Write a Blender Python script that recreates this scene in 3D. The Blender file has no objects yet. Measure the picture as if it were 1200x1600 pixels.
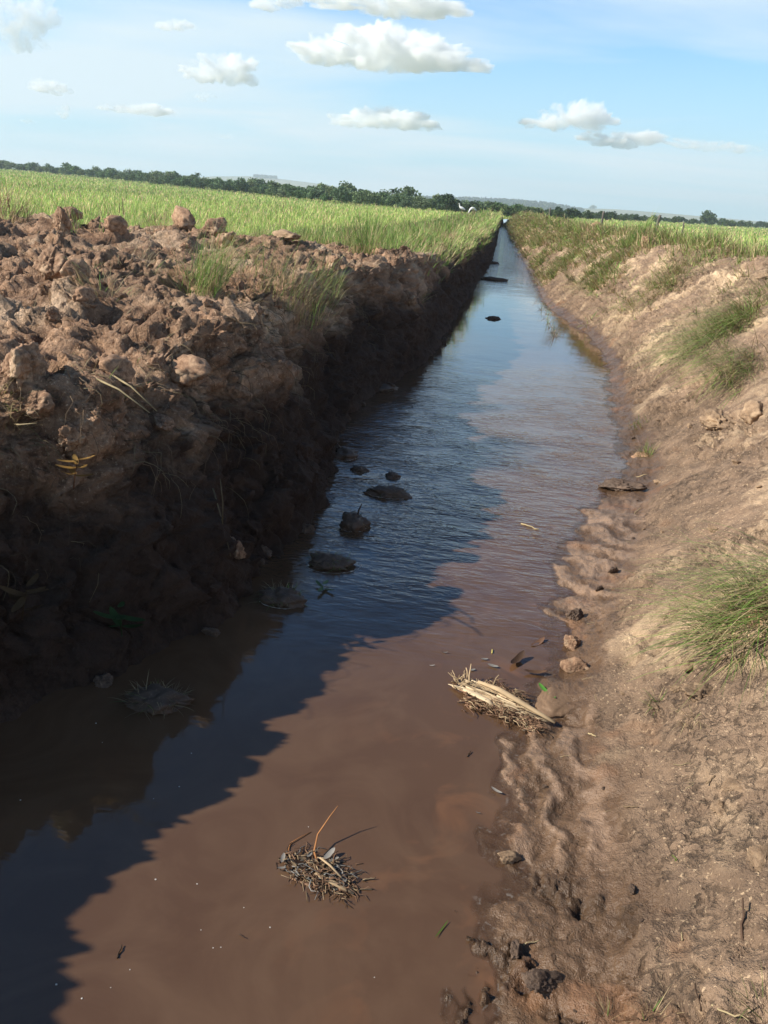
import bpy, math, random
import numpy as np
from mathutils import Vector, Matrix
from mathutils.bvhtree import BVHTree

random.seed(7)
rng = np.random.default_rng(7)
S = bpy.context.scene
COL = S.collection
R = math.radians

# ------------------------------------------------------------------ camera
H = 2.3
FPX = 1246.0
ROLL, PITCH, YAW = R(4.0), R(21.42), R(-6.36)
Fh = np.array([math.sin(YAW), math.cos(YAW), 0.0])
R0 = np.array([math.cos(YAW), -math.sin(YAW), 0.0])
ZZ = np.array([0, 0, 1.0])
FW = Fh * math.cos(PITCH) - ZZ * math.sin(PITCH)
U0 = ZZ * math.cos(PITCH) + Fh * math.sin(PITCH)
RT = math.cos(ROLL) * R0 + math.sin(ROLL) * U0
UP = -math.sin(ROLL) * R0 + math.cos(ROLL) * U0
cd = bpy.data.cameras.new('camera')
cam = bpy.data.objects.new('camera', cd)
COL.objects.link(cam)
m = Matrix.Identity(4)
for i in range(3):
    m[i][0], m[i][1], m[i][2], m[i][3] = RT[i], UP[i], -FW[i], (0, 0, H)[i]
cam.matrix_world = m
cd.sensor_fit = 'VERTICAL'
cd.sensor_height = 36
cd.lens = 36 * FPX / 1600
cd.clip_start = 0.05
cd.clip_end = 30000
S.camera = cam

# ------------------------------------------------------------------ sun, sky, exposure
SUN_EL = R(35)
LDIR = Vector((0.965, 0.262, 0)).normalized()          # the way the light travels, on the plan
sd = bpy.data.lights.new('sun', 'SUN')
sd.energy = 5.0
sd.angle = R(0.5)
sd.color = (1.0, 0.94, 0.84)
sun = bpy.data.objects.new('sun', sd)
COL.objects.link(sun)
tov = Vector((-LDIR.x * math.cos(SUN_EL), -LDIR.y * math.cos(SUN_EL), math.sin(SUN_EL)))
sun.rotation_euler = tov.to_track_quat('Z', 'Y').to_euler()
sun.location = (-20, -5, 20)

W = bpy.data.worlds.new('World')
S.world = W
W.use_nodes = True
wn, wl = W.node_tree.nodes, W.node_tree.links
wn.clear()


def wnode(t, **kw):
    n = wn.new(t)
    for k, v in kw.items():
        setattr(n, k, v)
    return n


sky = wnode('ShaderNodeTexSky', sky_type='NISHITA', sun_disc=False, sun_elevation=SUN_EL,
            sun_rotation=math.atan2(tov.x, tov.y), altitude=100, air_density=1.0, dust_density=0.6, ozone_density=1.6)
tc = wnode('ShaderNodeTexCoord')
sep = wnode('ShaderNodeSeparateXYZ')
wl.new(tc.outputs['Generated'], sep.inputs[0])
zc = wnode('ShaderNodeMath', operation='MAXIMUM')
wl.new(sep.outputs['Z'], zc.inputs[0]); zc.inputs[1].default_value = 0.0
za = wnode('ShaderNodeMath', operation='ADD')
wl.new(zc.outputs[0], za.inputs[0]); za.inputs[1].default_value = 0.10
dvx = wnode('ShaderNodeMath', operation='DIVIDE'); wl.new(sep.outputs['X'], dvx.inputs[0]); wl.new(za.outputs[0], dvx.inputs[1])
dvy = wnode('ShaderNodeMath', operation='DIVIDE'); wl.new(sep.outputs['Y'], dvy.inputs[0]); wl.new(za.outputs[0], dvy.inputs[1])
cmb = wnode('ShaderNodeCombineXYZ'); wl.new(dvx.outputs[0], cmb.inputs[0]); wl.new(dvy.outputs[0], cmb.inputs[1])
mp = wnode('ShaderNodeMapping'); mp.inputs['Rotation'].default_value = (0, 0, R(24)); mp.inputs['Scale'].default_value = (0.22, 0.42, 1)
mp.inputs['Location'].default_value = (2.25, 0.55, 0)
wl.new(cmb.outputs[0], mp.inputs[0])
nz = wnode('ShaderNodeTexNoise'); nz.inputs['Scale'].default_value = 1.5; nz.inputs['Detail'].default_value = 7
nz.inputs['Roughness'].default_value = 0.52; nz.inputs['Distortion'].default_value = 0.35
wl.new(mp.outputs[0], nz.inputs['Vector'])
vr = wnode('ShaderNodeMapRange'); vr.inputs['From Min'].default_value = 0.39; vr.inputs['From Max'].default_value = 0.60
vr.inputs['To Max'].default_value = 0.95
wl.new(nz.outputs['Fac'], vr.inputs['Value'])
# the thin high veil fades overhead
ov = wnode('ShaderNodeMapRange'); ov.inputs['From Min'].default_value = 0.55; ov.inputs['From Max'].default_value = 0.32
wl.new(sep.outputs['Z'], ov.inputs['Value'])
vm = wnode('ShaderNodeMath', operation='MULTIPLY'); wl.new(vr.outputs[0], vm.inputs[0]); wl.new(ov.outputs[0], vm.inputs[1])
hs = wnode('ShaderNodeMixRGB', blend_type='MULTIPLY'); hs.inputs['Fac'].default_value = 1
hs.inputs['Color2'].default_value = (0.58, 1.0, 1.33, 1)
wl.new(sky.outputs[0], hs.inputs['Color1'])
gn = wnode('ShaderNodeMapRange', interpolation_type='SMOOTHSTEP'); gn.inputs['From Min'].default_value = 0.62; gn.inputs['From Max'].default_value = 0.38
gn.inputs['To Min'].default_value = 1.0; gn.inputs['To Max'].default_value = 2.3
wl.new(sep.outputs['Z'], gn.inputs['Value'])
hg = wnode('ShaderNodeVectorMath', operation='SCALE'); wl.new(hs.outputs[0], hg.inputs[0]); wl.new(gn.outputs[0], hg.inputs['Scale'])
hz = wnode('ShaderNodeMapRange', interpolation_type='SMOOTHSTEP'); hz.inputs['From Min'].default_value = 0.27; hz.inputs['From Max'].default_value = -0.02
wl.new(sep.outputs['Z'], hz.inputs['Value'])
hm = wnode('ShaderNodeMixRGB'); wl.new(hz.outputs[0], hm.inputs['Fac']); wl.new(hg.outputs[0], hm.inputs['Color1']); hm.inputs['Color2'].default_value = (8.6, 12.2, 13.8, 1)
hg = hm
mx = wnode('ShaderNodeMixRGB'); wl.new(vm.outputs[0], mx.inputs['Fac']); wl.new(hg.outputs[0], mx.inputs['Color1'])
mx.inputs['Color2'].default_value = (11.2, 13.2, 14.2, 1)
bg = wnode('ShaderNodeBackground'); bg.inputs['Strength'].default_value = 0.050
wl.new(mx.outputs[0], bg.inputs['Color'])
wo = wnode('ShaderNodeOutputWorld'); wl.new(bg.outputs[0], wo.inputs['Surface'])

S.view_settings.view_transform = 'Standard'
S.view_settings.look = 'None'
S.view_settings.gamma = 1
S.view_settings.exposure = 0.50
S.render.engine = 'CYCLES'
S.cycles.max_bounces = 32
S.cycles.volume_bounces = 32
S.cycles.transparent_max_bounces = 12
S.cycles.use_denoising = True
S.cycles.caustics_reflective = False
S.cycles.caustics_refractive = False


# ------------------------------------------------------------------ helpers
def ray(px, py):
    return FW + RT * (px - 600) / FPX - UP * (py - 800) / FPX


def onz(px, py, z=0.0):                       # a pixel of the photograph on the level z
    d = ray(px, py)
    t = (z - H) / d[2]
    return np.array([d[0] * t, d[1] * t, z])


def aty(px, py, Y):                           # ... at the distance Y up the ditch
    d = ray(px, py)
    t = Y / d[1]
    return np.array([d[0] * t, Y, H + d[2] * t])


def _hash(ix, iy, iz, seed):
    h = (ix.astype(np.int64) * 374761393 + iy.astype(np.int64) * 668265263 + iz.astype(np.int64) * 2147483647 + seed * 1274126177) & 0xFFFFFFFF
    h = ((h ^ (h >> 13)) * 1274126177) & 0xFFFFFFFF
    h = ((h ^ (h >> 16)) * 2246822519) & 0xFFFFFFFF
    return h ^ (h >> 15)


def vnoise(p, seed=0):                        # smooth noise, about -1..1
    i = np.floor(p).astype(np.int64)
    f = p - i
    u = f * f * f * (f * (f * 6 - 15) + 10)
    out = np.zeros(len(p))
    for dx in (0, 1):
        wx = u[:, 0] if dx else 1 - u[:, 0]
        for dy in (0, 1):
            wy = u[:, 1] if dy else 1 - u[:, 1]
            for dz in (0, 1):
                wz = u[:, 2] if dz else 1 - u[:, 2]
                h = _hash(i[:, 0] + dx, i[:, 1] + dy, i[:, 2] + dz, seed)
                a = (h & 1023) / 1023.0 * 2 - 1
                b = ((h >> 10) & 1023) / 1023.0 * 2 - 1
                c = ((h >> 20) & 1023) / 1023.0 * 2 - 1
                out += wx * wy * wz * (a * (f[:, 0] - dx) + b * (f[:, 1] - dy) + c * (f[:, 2] - dz))
    return out * 1.4


def fbm(p, octv=4, seed=0, rough=0.5):
    o = np.zeros(len(p)); a = 1.0; s = 1.0
    for k in range(octv):
        o += a * vnoise(p * s + k * 17.3, seed + k)
        a *= rough; s *= 2.03
    return o


def worley(p, seed=0):
    i = np.floor(p).astype(np.int64)
    f = p - i
    f1 = np.full(len(p), 9.0); f2 = f1.copy(); idv = np.zeros(len(p))
    for dx in (-1, 0, 1):
        for dy in (-1, 0, 1):
            for dz in (-1, 0, 1):
                h = _hash(i[:, 0] + dx, i[:, 1] + dy, i[:, 2] + dz, seed)
                qx = dx + (h & 1023) / 1023.0 - f[:, 0]
                qy = dy + ((h >> 10) & 1023) / 1023.0 - f[:, 1]
                qz = dz + ((h >> 20) & 1023) / 1023.0 - f[:, 2]
                d = np.sqrt(qx * qx + qy * qy + qz * qz)
                n1 = d < f1
                f2 = np.where(n1, f1, np.minimum(f2, d))
                idv = np.where(n1, ((h >> 7) & 1023) / 1023.0, idv)
                f1 = np.where(n1, d, f1)
    return f1, f2, idv


def plates(p, seed=0):
    """broken plates: every cell has its own height and its own tilt; -1..1, and the cell's number"""
    i = np.floor(p).astype(np.int64)
    f = p - i
    f1 = np.full(len(p), 9.0); out = np.zeros(len(p)); idv = np.zeros(len(p))
    for dx in (-1, 0, 1):
        for dy in (-1, 0, 1):
            for dz in (-1, 0, 1):
                h = _hash(i[:, 0] + dx, i[:, 1] + dy, i[:, 2] + dz, seed)
                h2 = _hash(i[:, 0] + dx, i[:, 1] + dy, i[:, 2] + dz, seed + 91)
                qx = dx + (h & 1023) / 1023.0 - f[:, 0]
                qy = dy + ((h >> 10) & 1023) / 1023.0 - f[:, 1]
                qz = dz + ((h >> 20) & 1023) / 1023.0 - f[:, 2]
                d = qx * qx + qy * qy + qz * qz
                n1 = d < f1
                tx = (h2 & 1023) / 511.5 - 1; ty = ((h2 >> 10) & 1023) / 511.5 - 1; tz = ((h2 >> 20) & 1023) / 511.5 - 1
                r = ((h >> 5) & 1023) / 1023.0
                out = np.where(n1, (r - .5) + 1.1 * (tx * qx + ty * qy + tz * qz) - .9 * d, out)
                idv = np.where(n1, r, idv)
                f1 = np.where(n1, d, f1)
    return out, idv


def smooth(a, b, x):
    t = np.clip((x - a) / (b - a), 0, 1)
    return t * t * (3 - 2 * t)


def new_mesh(name, v, quads=None, tris=None, attrs=None, shade=True, mats=()):
    me = bpy.data.meshes.new(name)
    v = np.asarray(v, np.float32)
    me.vertices.add(len(v))
    me.vertices.foreach_set('co', v.ravel())
    loops, starts, n = [], [], 0
    for f, k in ((quads, 4), (tris, 3)):
        if f is not None and len(f):
            f = np.asarray(f, np.int32)
            loops.append(f.ravel())
            starts.append(n + np.arange(len(f), dtype=np.int32) * k)
            n += f.size
    loops = np.concatenate(loops); starts = np.concatenate(starts)
    me.loops.add(len(loops)); me.loops.foreach_set('vertex_index', loops)
    me.polygons.add(len(starts)); me.polygons.foreach_set('loop_start', starts)
    me.update(calc_edges=True)
    if shade:
        me.polygons.foreach_set('use_smooth', np.ones(len(starts), bool))
    for k, a in (attrs or {}).items():
        a = np.asarray(a, np.float32)
        if a.ndim == 1:
            at = me.attributes.new(k, 'FLOAT', 'POINT'); at.data.foreach_set('value', a)
        else:
            at = me.attributes.new(k, 'FLOAT_COLOR', 'POINT')
            at.data.foreach_set('color', np.c_[a, np.ones(len(a), np.float32)].astype(np.float32).ravel())
    for mt in mats:
        me.materials.append(mt)
    me.validate()
    return me


def link(name, me, parent=None, loc=None, rot=None, scale=None):
    o = bpy.data.objects.new(name, me)
    COL.objects.link(o)
    if parent: o.parent = parent
    if loc is not None: o.location = loc
    if rot is not None: o.rotation_euler = rot
    if scale is not None: o.scale = scale if hasattr(scale, '__len__') else (scale,) * 3
    return o


def tag(o, label=None, cat=None, group=None, kind=None):
    if label: o['label'] = label
    if cat: o['category'] = cat
    if group: o['group'] = group
    if kind: o['kind'] = kind
    return o


def thing(name, loc, label, cat, group=None, rz=0):
    o = bpy.data.objects.new(name, None)
    o.empty_display_size = 0.1
    COL.objects.link(o)
    o.location = loc; o.rotation_euler = (0, 0, rz)
    return tag(o, label, cat, group)


class MB:
    """collects tubes, ribbons and lumps into one mesh"""
    def __init__(s): s.v = []; s.q = []; s.t = []; s.c = []; s.n = 0

    def add(s, v, q=None, t=None, c=(1, 1, 1)):
        v = np.asarray(v, float)
        if q is not None and len(q): s.q.append(np.asarray(q) + s.n)
        if t is not None and len(t): s.t.append(np.asarray(t) + s.n)
        c = np.asarray(c, float)
        s.c.append(np.tile(c, (len(v), 1)) if c.ndim == 1 else c)
        s.v.append(v); s.n += len(v)

    def tube(s, pts, rad, seg=7, c=(1, 1, 1), flat=1.0):
        pts = np.asarray(pts, float); n = len(pts)
        rad = np.full(n, rad) if np.isscalar(rad) else np.asarray(rad, float)
        tg = np.gradient(pts, axis=0); tg /= np.linalg.norm(tg, axis=1)[:, None] + 1e-9
        ref = np.array([0, 0, 1.0]) if abs(tg[0][2]) < 0.9 else np.array([1.0, 0, 0])
        a = np.cross(tg, ref); a /= np.linalg.norm(a, axis=1)[:, None] + 1e-9
        b = np.cross(a, tg)
        th = np.arange(seg) / seg * 2 * math.pi
        v = pts[:, None] + rad[:, None, None] * (np.cos(th)[None, :, None] * a[:, None] + flat * np.sin(th)[None, :, None] * b[:, None])
        v = v.reshape(-1, 3)
        i = np.arange(n - 1)[:, None] * seg; j = np.arange(seg)[None]
        k = (j + 1) % seg
        q = np.stack([i + j, i + k, i + seg + k, i + seg + j], -1).reshape(-1, 4)
        v = np.r_[v, pts[:1], pts[-1:]]
        e = n * seg
        jj = np.arange(seg); kk = (jj + 1) % seg
        t = np.r_[np.c_[kk, jj, np.full(seg, e)], np.c_[jj + (n - 1) * seg, kk + (n - 1) * seg, np.full(seg, e + 1)]]
        s.add(v, q, t, c)

    def blades(s, base, head, length, lean, droop, width, cols, K=4, twist=0.3, zmin=None):
        """curved tapering ribbons; arrays of N"""
        N = len(base)
        tt = np.linspace(0, 1, K + 1)
        out = np.stack([np.cos(head), np.sin(head), np.zeros(N)], 1)
        side = np.stack([-np.sin(head + twist), np.cos(head + twist), np.zeros(N)], 1)
        ang = lean[:, None] + droop[:, None] * tt[None] ** 1.3          # from the vertical
        st = length[:, None] / K
        dx = np.sin(ang) * st; dz = np.cos(ang) * st
        cx = np.cumsum(np.c_[np.zeros(N), dx[:, :-1]], 1); cz = np.cumsum(np.c_[np.zeros(N), dz[:, :-1]], 1)
        ctr = base[:, None] + cx[..., None] * out[:, None] + cz[..., None] * np.array([0, 0, 1.0])
        w = width[:, None] * (1 - tt[None] ** 1.6 * 0.93) * 0.5
        v = np.stack([ctr - w[..., None] * side[:, None], ctr + w[..., None] * side[:, None]], 2).reshape(-1, 3)
        b0 = np.arange(N)[:, None] * (K + 1) * 2 + np.arange(K)[None] * 2
        q = np.stack([b0, b0 + 1, b0 + 3, b0 + 2], -1).reshape(-1, 4)
        c = np.repeat(cols, (K + 1) * 2, axis=0)
        s.add(v, q, None, c)

    def build(s, name, mat, parent=None, shade=True, **kw):
        me = new_mesh(name, np.concatenate(s.v), np.concatenate(s.q) if s.q else None,
                      np.concatenate(s.t) if s.t else None, {'col': np.concatenate(s.c)}, shade, (mat,))
        return link(name, me, parent, **kw)


def ico(sub):
    import bmesh
    b = bmesh.new(); bmesh.ops.create_icosphere(b, subdivisions=sub, radius=1)
    v = np.array([x.co[:] for x in b.verts]); f = np.array([[x.index for x in p.verts] for p in b.faces]); b.free()
    return v, f


ICO = {k: ico(k) for k in (1, 2, 3, 4, 5, 6)}


# ------------------------------------------------------------------ materials
def mat(name):
    mt = bpy.data.materials.new(name); mt.use_nodes = True
    nt = mt.node_tree
    b = nt.nodes['Principled BSDF']
    return mt, nt, b


def N(nt, t, ins=None, **kw):
    n = nt.nodes.new(t)
    for k, v in kw.items(): setattr(n, k, v)
    for k, v in (ins or {}).items():
        if hasattr(v, 'links') or isinstance(v, bpy.types.NodeSocket): nt.links.new(v, n.inputs[k])
        else: n.inputs[k].default_value = v
    return n


def noise(nt, vec, scale, detail=5, rough=0.55, dist=0.0):
    return N(nt, 'ShaderNodeTexNoise', {'Vector': vec, 'Scale': scale, 'Detail': detail, 'Roughness': rough, 'Distortion': dist}).outputs['Fac']


def rng_node(nt, v, a, b, lo=0.0, hi=1.0):
    return N(nt, 'ShaderNodeMapRange', {'Value': v, 'From Min': a, 'From Max': b, 'To Min': lo, 'To Max': hi}).outputs[0]


def mixc(nt, f, a, b, mode='MIX'):
    n = nt.nodes.new('ShaderNodeMixRGB'); n.blend_type = mode
    for k, v in (('Fac', f), ('Color1', a), ('Color2', b)):
        if isinstance(v, bpy.types.NodeSocket): nt.links.new(v, n.inputs[k])
        elif k == 'Fac': n.inputs[k].default_value = v
        else: n.inputs[k].default_value = (*v, 1)
    return n.outputs[0]


def mth(nt, op, a, b=0.0):
    n = nt.nodes.new('ShaderNodeMath'); n.operation = op
    for k, v in ((0, a), (1, b)):
        if isinstance(v, bpy.types.NodeSocket): nt.links.new(v, n.inputs[k])
        else: n.inputs[k].default_value = v
    return n.outputs[0]


def attr(nt, k, out='Fac'):
    return N(nt, 'ShaderNodeAttribute', attribute_name=k).outputs[out]


def bump(nt, b, h, strength, dist):
    n = N(nt, 'ShaderNodeBump', {'Height': h, 'Strength': strength, 'Distance': dist})
    nt.links.new(n.outputs[0], b.inputs['Normal'])
    return n


def earth(name, dark, mid, light, wetcol, bumpd=0.02, scale=1.0, smear=None):
    mt, nt, b = mat(name)
    pos = N(nt, 'ShaderNodeTexCoord').outputs['Object']
    big = noise(nt, pos, 0.9 * scale, 4, 0.6, 0.4)
    med = noise(nt, pos, 5.0 * scale, 6, 0.62, 0.3)
    fine = noise(nt, pos, 42 * scale, 4, 0.65)
    grain = noise(nt, pos, 190 * scale, 2, 0.6)
    c = mixc(nt, rng_node(nt, med, 0.36, 0.66), dark, mid)
    c = mixc(nt, rng_node(nt, big, 0.50, 0.66), c, light)
    if smear:
        mpn = N(nt, 'ShaderNodeMapping', {'Vector': pos, 'Rotation': (0, R(-28), R(smear)), 'Scale': (0.9, 2.6, 1.6)})
        sm = noise(nt, mpn.outputs[0], 1.5, 6, 0.6, 0.9)
        c = mixc(nt, rng_node(nt, sm, 0.60, 0.76, 0, 0.35), c, light)
        sm2 = noise(nt, mpn.outputs[0], 2.9, 6, 0.6, 0.6)
        c = mixc(nt, rng_node(nt, sm2, 0.50, 0.64, 0, 0.9), c, dark)
    c = mixc(nt, rng_node(nt, fine, 0.30, 0.75, 0.0, 0.40), c, dark, 'MIX')
    pit = noise(nt, pos, 24 * scale, 5, 0.7, .6)
    pz = rng_node(nt, noise(nt, pos, 2.1 * scale, 4, .6, .5), .42, .60, .12, 1.0)
    c = mixc(nt, mth(nt, 'MULTIPLY', rng_node(nt, pit, .56, .70, 0, .5), pz), c, tuple(x * .55 for x in dark))
    c = mixc(nt, rng_node(nt, noise(nt, pos, 105 * scale, 2, .6), .62, .72, 0, .45), c, tuple(x * .7 for x in dark))
    sp = noise(nt, pos, 75 * scale, 2, 0.5)
    c = mixc(nt, rng_node(nt, sp, 0.62, 0.70, 0, 0.7), c, light)
    c = mixc(nt, rng_node(nt, mth(nt, 'ADD', attr(nt, 'shade_tint'), mth(nt, 'MULTIPLY', mth(nt, 'SUBTRACT', med, .5), .7)), .25, .75), c, mixc(nt, fine, (.048, .027, .017), (.092, .053, .033)))  # the left wall's shade, mixed into the soil colour as near-black brown
    wet = attr(nt, 'wet')
    wn_ = mth(nt, 'ADD', wet, mth(nt, 'MULTIPLY', mth(nt, 'SUBTRACT', med, 0.5), mth(nt, 'MULTIPLY', wet, 1.2)))
    wf = rng_node(nt, wn_, 0.15, 0.75)
    c = mixc(nt, wf, c, wetcol)
    c = mixc(nt, mth(nt, 'MULTIPLY', attr(nt, 'sand'), .9), c, (0.29, 0.185, 0.118))
    c = mixc(nt, rng_node(nt, attr(nt, 'rust'), 0.2, 0.9, 0, 0.5), c, (0.24, 0.120, 0.060))
    tn = rng_node(nt, attr(nt, 'tone'), -1, 1, .55, 1.45)
    c = mixc(nt, 1.0, c, N(nt, 'ShaderNodeCombineXYZ', {'X': tn, 'Y': tn, 'Z': tn}).outputs[0], 'MULTIPLY')
    nt.links.new(c, b.inputs['Base Color'])
    nt.links.new(rng_node(nt, wf, 0, 1, 0.93, 0.33), b.inputs['Roughness'])
    b.inputs['Specular IOR Level'].default_value = 0.35
    h = mth(nt, 'ADD', mth(nt, 'MULTIPLY', fine, 0.7), mth(nt, 'MULTIPLY', grain, 0.22))
    h = mth(nt, 'ADD', h, mth(nt, 'MULTIPLY', noise(nt, pos, 15 * scale, 5, 0.6), 1.2))
    h = mth(nt, 'SUBTRACT', h, mth(nt, 'MULTIPLY', mth(nt, 'MULTIPLY', rng_node(nt, pit, .52, .70), .8), pz))
    hh = mth(nt, 'MULTIPLY', h, rng_node(nt, wf, 0, 1, 1.0, 0.45))
    bump(nt, b, hh, 1.0, bumpd * 1.25)
    return mt


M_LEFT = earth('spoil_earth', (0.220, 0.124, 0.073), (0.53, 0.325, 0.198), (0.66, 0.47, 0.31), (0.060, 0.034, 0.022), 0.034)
M_RIGHT = earth('bank_mud', (0.180, 0.118, 0.076), (0.345, 0.228, 0.145), (0.66, 0.47, 0.29), (0.135, 0.079, 0.044), 0.024, 1.0, 35)
M_CLOD = earth('clod_earth', (0.200, 0.110, 0.064), (0.47, 0.285, 0.172), (0.60, 0.42, 0.27), (0.06, 0.035, 0.022), 0.0025, 1.0)
M_PALECLOD = earth('pale_clod_earth', (0.22, 0.142, 0.086), (0.36, 0.24, 0.145), (0.52, 0.36, 0.22), (0.10, 0.06, 0.04), 0.0016, 1.0)
M_WETCLOD = earth('wet_mud', (0.085, 0.054, 0.036), (0.14, 0.090, 0.060), (0.22, 0.145, 0.097), (0.06, 0.036, 0.025), 0.0012, 1.0)
M_WETCLOD.node_tree.nodes['Principled BSDF'].inputs['Specular IOR Level'].default_value = 0.35
for l in list(M_WETCLOD.node_tree.links):
    if l.to_socket.name == 'Roughness': M_WETCLOD.node_tree.links.remove(l)
M_WETCLOD.node_tree.nodes['Principled BSDF'].inputs['Roughness'].default_value = 0.6


def leafmat(name, transl=0.25, rough=0.6, tint=(1, 1, 1)):
    """blade, straw, leaf or twig: its own colour from the mesh, light passing through thin leaves"""
    mt, nt, b = mat(name)
    c = attr(nt, 'col', 'Color')
    pos = N(nt, 'ShaderNodeTexCoord').outputs['Object']
    c = mixc(nt, 1.0, c, tint, 'MULTIPLY')
    v = rng_node(nt, noise(nt, pos, 14, 3), 0.25, 0.75, 0.7, 1.3)
    vv = N(nt, 'ShaderNodeCombineXYZ', {'X': v, 'Y': v, 'Z': v}).outputs[0]
    c = mixc(nt, 1.0, c, vv, 'MULTIPLY')
    nt.links.new(c, b.inputs['Base Color'])
    b.inputs['Roughness'].default_value = rough
    b.inputs['Specular IOR Level'].default_value = 0.25
    if transl:
        tr = N(nt, 'ShaderNodeBsdfTranslucent', {'Color': c})
        ms = N(nt, 'ShaderNodeMixShader', {'Fac': transl})
        nt.links.new(b.outputs[0], ms.inputs[1]); nt.links.new(tr.outputs[0], ms.inputs[2])
        out = nt.nodes['Material Output']
        nt.links.new(ms.outputs[0], out.inputs['Surface'])
    return mt


M_BLADE = leafmat('grass_blade', 0.3)
M_STRAW = leafmat('dry_straw', 0.12, 0.7)
M_WOOD = leafmat('weathered_wood', 0.0, 0.8)
M_LEAF = leafmat('leaf', 0.35)
M_TREE = leafmat('tree_foliage', 0.15, 0.8)
M_BARK = leafmat('tree_bark', 0.0, 0.9)


def plain(name, col, rough=0.6, scale=20, var=0.3):
    mt, nt, b = mat(name)
    pos = N(nt, 'ShaderNodeTexCoord').outputs['Object']
    n = noise(nt, pos, scale, 4)
    c = mixc(nt, rng_node(nt, n, 0.3, 0.7), tuple(x * (1 - var) for x in col), tuple(min(1, x * (1 + var)) for x in col))
    nt.links.new(c, b.inputs['Base Color']); b.inputs['Roughness'].default_value = rough
    bump(nt, b, n, 0.3, 0.01)
    return mt


M_FEATHER = plain('white_feather', (0.80, 0.79, 0.76), 0.7, 9, 0.06)
M_BILL = plain('bill_and_leg', (0.20, 0.11, 0.07), 0.5)
M_DARKFEATHER = plain('dark_feather', (0.05, 0.05, 0.05), 0.6)
M_FOAM = plain('foam', (0.62, 0.58, 0.52), 0.5, 60, 0.25)
M_POST = plain('grey_post_wood', (0.13, 0.11, 0.09), 0.9, 8, 0.4)

# ------------------------------------------------------------------ the ditch: lines on plan
LW = np.array([(-8, -3.7), (-2, -3.5), (0, -2.9), (1.5, -2.48), (2.83, -2.02), (3.3, -1.66), (3.8, -1.36), (4.8, -1.24), (6, -1.12), (7.2, -1.32), (8.9, -1.46),
               (10.3, -1.26), (12.65, -.84), (19.7, -.70), (27, -.45), (37, -.14), (62, -.02), (96, .06), (112, .40), (118, .62), (130, .7)])
RW = np.array([(-8, -.1), (-2, .0), (0, .08), (1.7, .24), (2.08, .29), (2.41, .30), (2.6, .33), (3.0, .36), (3.7, .58), (4.6, .76), (5.4, .80), (6.0, .95), (6.9, 1.26), (8, 1.56),
               (10.2, 1.70), (14, 2.08), (16.7, 2.05), (19, 1.7), (21.9, 1.42), (31.5, 1.45), (43.7, 1.28), (64.6, 1.05), (97, .72), (112, .6), (118, .58), (130, .6)])
# where the right slope starts to climb, behind the wet toe
RTO = np.array([(-8, .55), (0, .6), (1.7, .62), (2.3, .66), (2.9, .62), (3.5, .66), (4.2, .80), (5.0, 1.06), (6.0, 1.32), (6.9, 1.58), (8, 1.78), (10.2, 1.84), (14, 2.16), (17, 2.12), (22, 1.5), (32, 1.5), (44, 1.35), (65, 1.1), (97, .8), (130, .7)])


def interp(tab, y):
    y = np.asarray(y, float)
    o = np.zeros_like(y)
    for k, wgt in ((-1, .25), (0, .5), (1, .25)):          # a little smoothing
        o += wgt * np.interp(y + k * 0.035 * np.maximum(2, y), tab[:, 0], tab[:, 1])
    return o


def rows(y0, y1, near, k):
    ys = [y0]
    while ys[-1] < y1:
        y = ys[-1]
        ys.append(y + (0.05 if y < 0.9 else max(near, k * y)))
    return np.array(ys)


def grid_quads(nr, nc, flip=False):
    i = np.arange(nr - 1)[:, None] * nc + np.arange(nc - 1)[None]
    q = np.stack([i, i + 1, i + nc + 1, i + nc], -1).reshape(-1, 4)
    return q[:, ::-1] if flip else q


def profile_grid(ys, D, Z, counts, side, base):
    """D, Z: lists of arrays over ys (distance back from the waterline, height)"""
    cols_d, cols_z = [], []
    for k in range(len(D) - 1):
        for f in np.linspace(0, 1, counts[k], endpoint=(k == len(D) - 2)):
            cols_d.append(D[k] * (1 - f) + D[k + 1] * f)
            cols_z.append(Z[k] * (1 - f) + Z[k + 1] * f)
    d = np.stack(cols_d, 1); z = np.stack(cols_z, 1)
    for a in (d, z):                                        # round the corners of the profile
        for _ in range(6):
            a[:, 1:-1] = a[:, 1:-1] * 0.5 + 0.25 * (a[:, :-2] + a[:, 2:])
    x = base[:, None] + side * d
    y = np.repeat(ys[:, None], d.shape[1], 1)
    return np.stack([x, y, z], -1), d


def normals(g):
    du = np.gradient(g, axis=0); dv = np.gradient(g, axis=1)
    n = np.cross(du, dv)
    n /= np.linalg.norm(n, axis=2)[..., None] + 1e-9
    n[n[..., 2].mean(axis=1) < 0] *= -1
    if n[..., 2].mean() < 0: n = -n
    return n


FIELD = 0.92


def rise(x, y):
    return .0135 * np.maximum(0, -np.asarray(x, float) - 25) * smooth(20, 60, np.asarray(y, float)) * (1 - smooth(700, 1500, np.hypot(x, y)))




def spoil_w(y):                               # how far back the heaped spoil reaches on the left
    return np.interp(y, [-8, 12, 17, 24, 36, 130], [6.2, 6.0, 5.0, 3.6, 1.9, 1.5])


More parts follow.
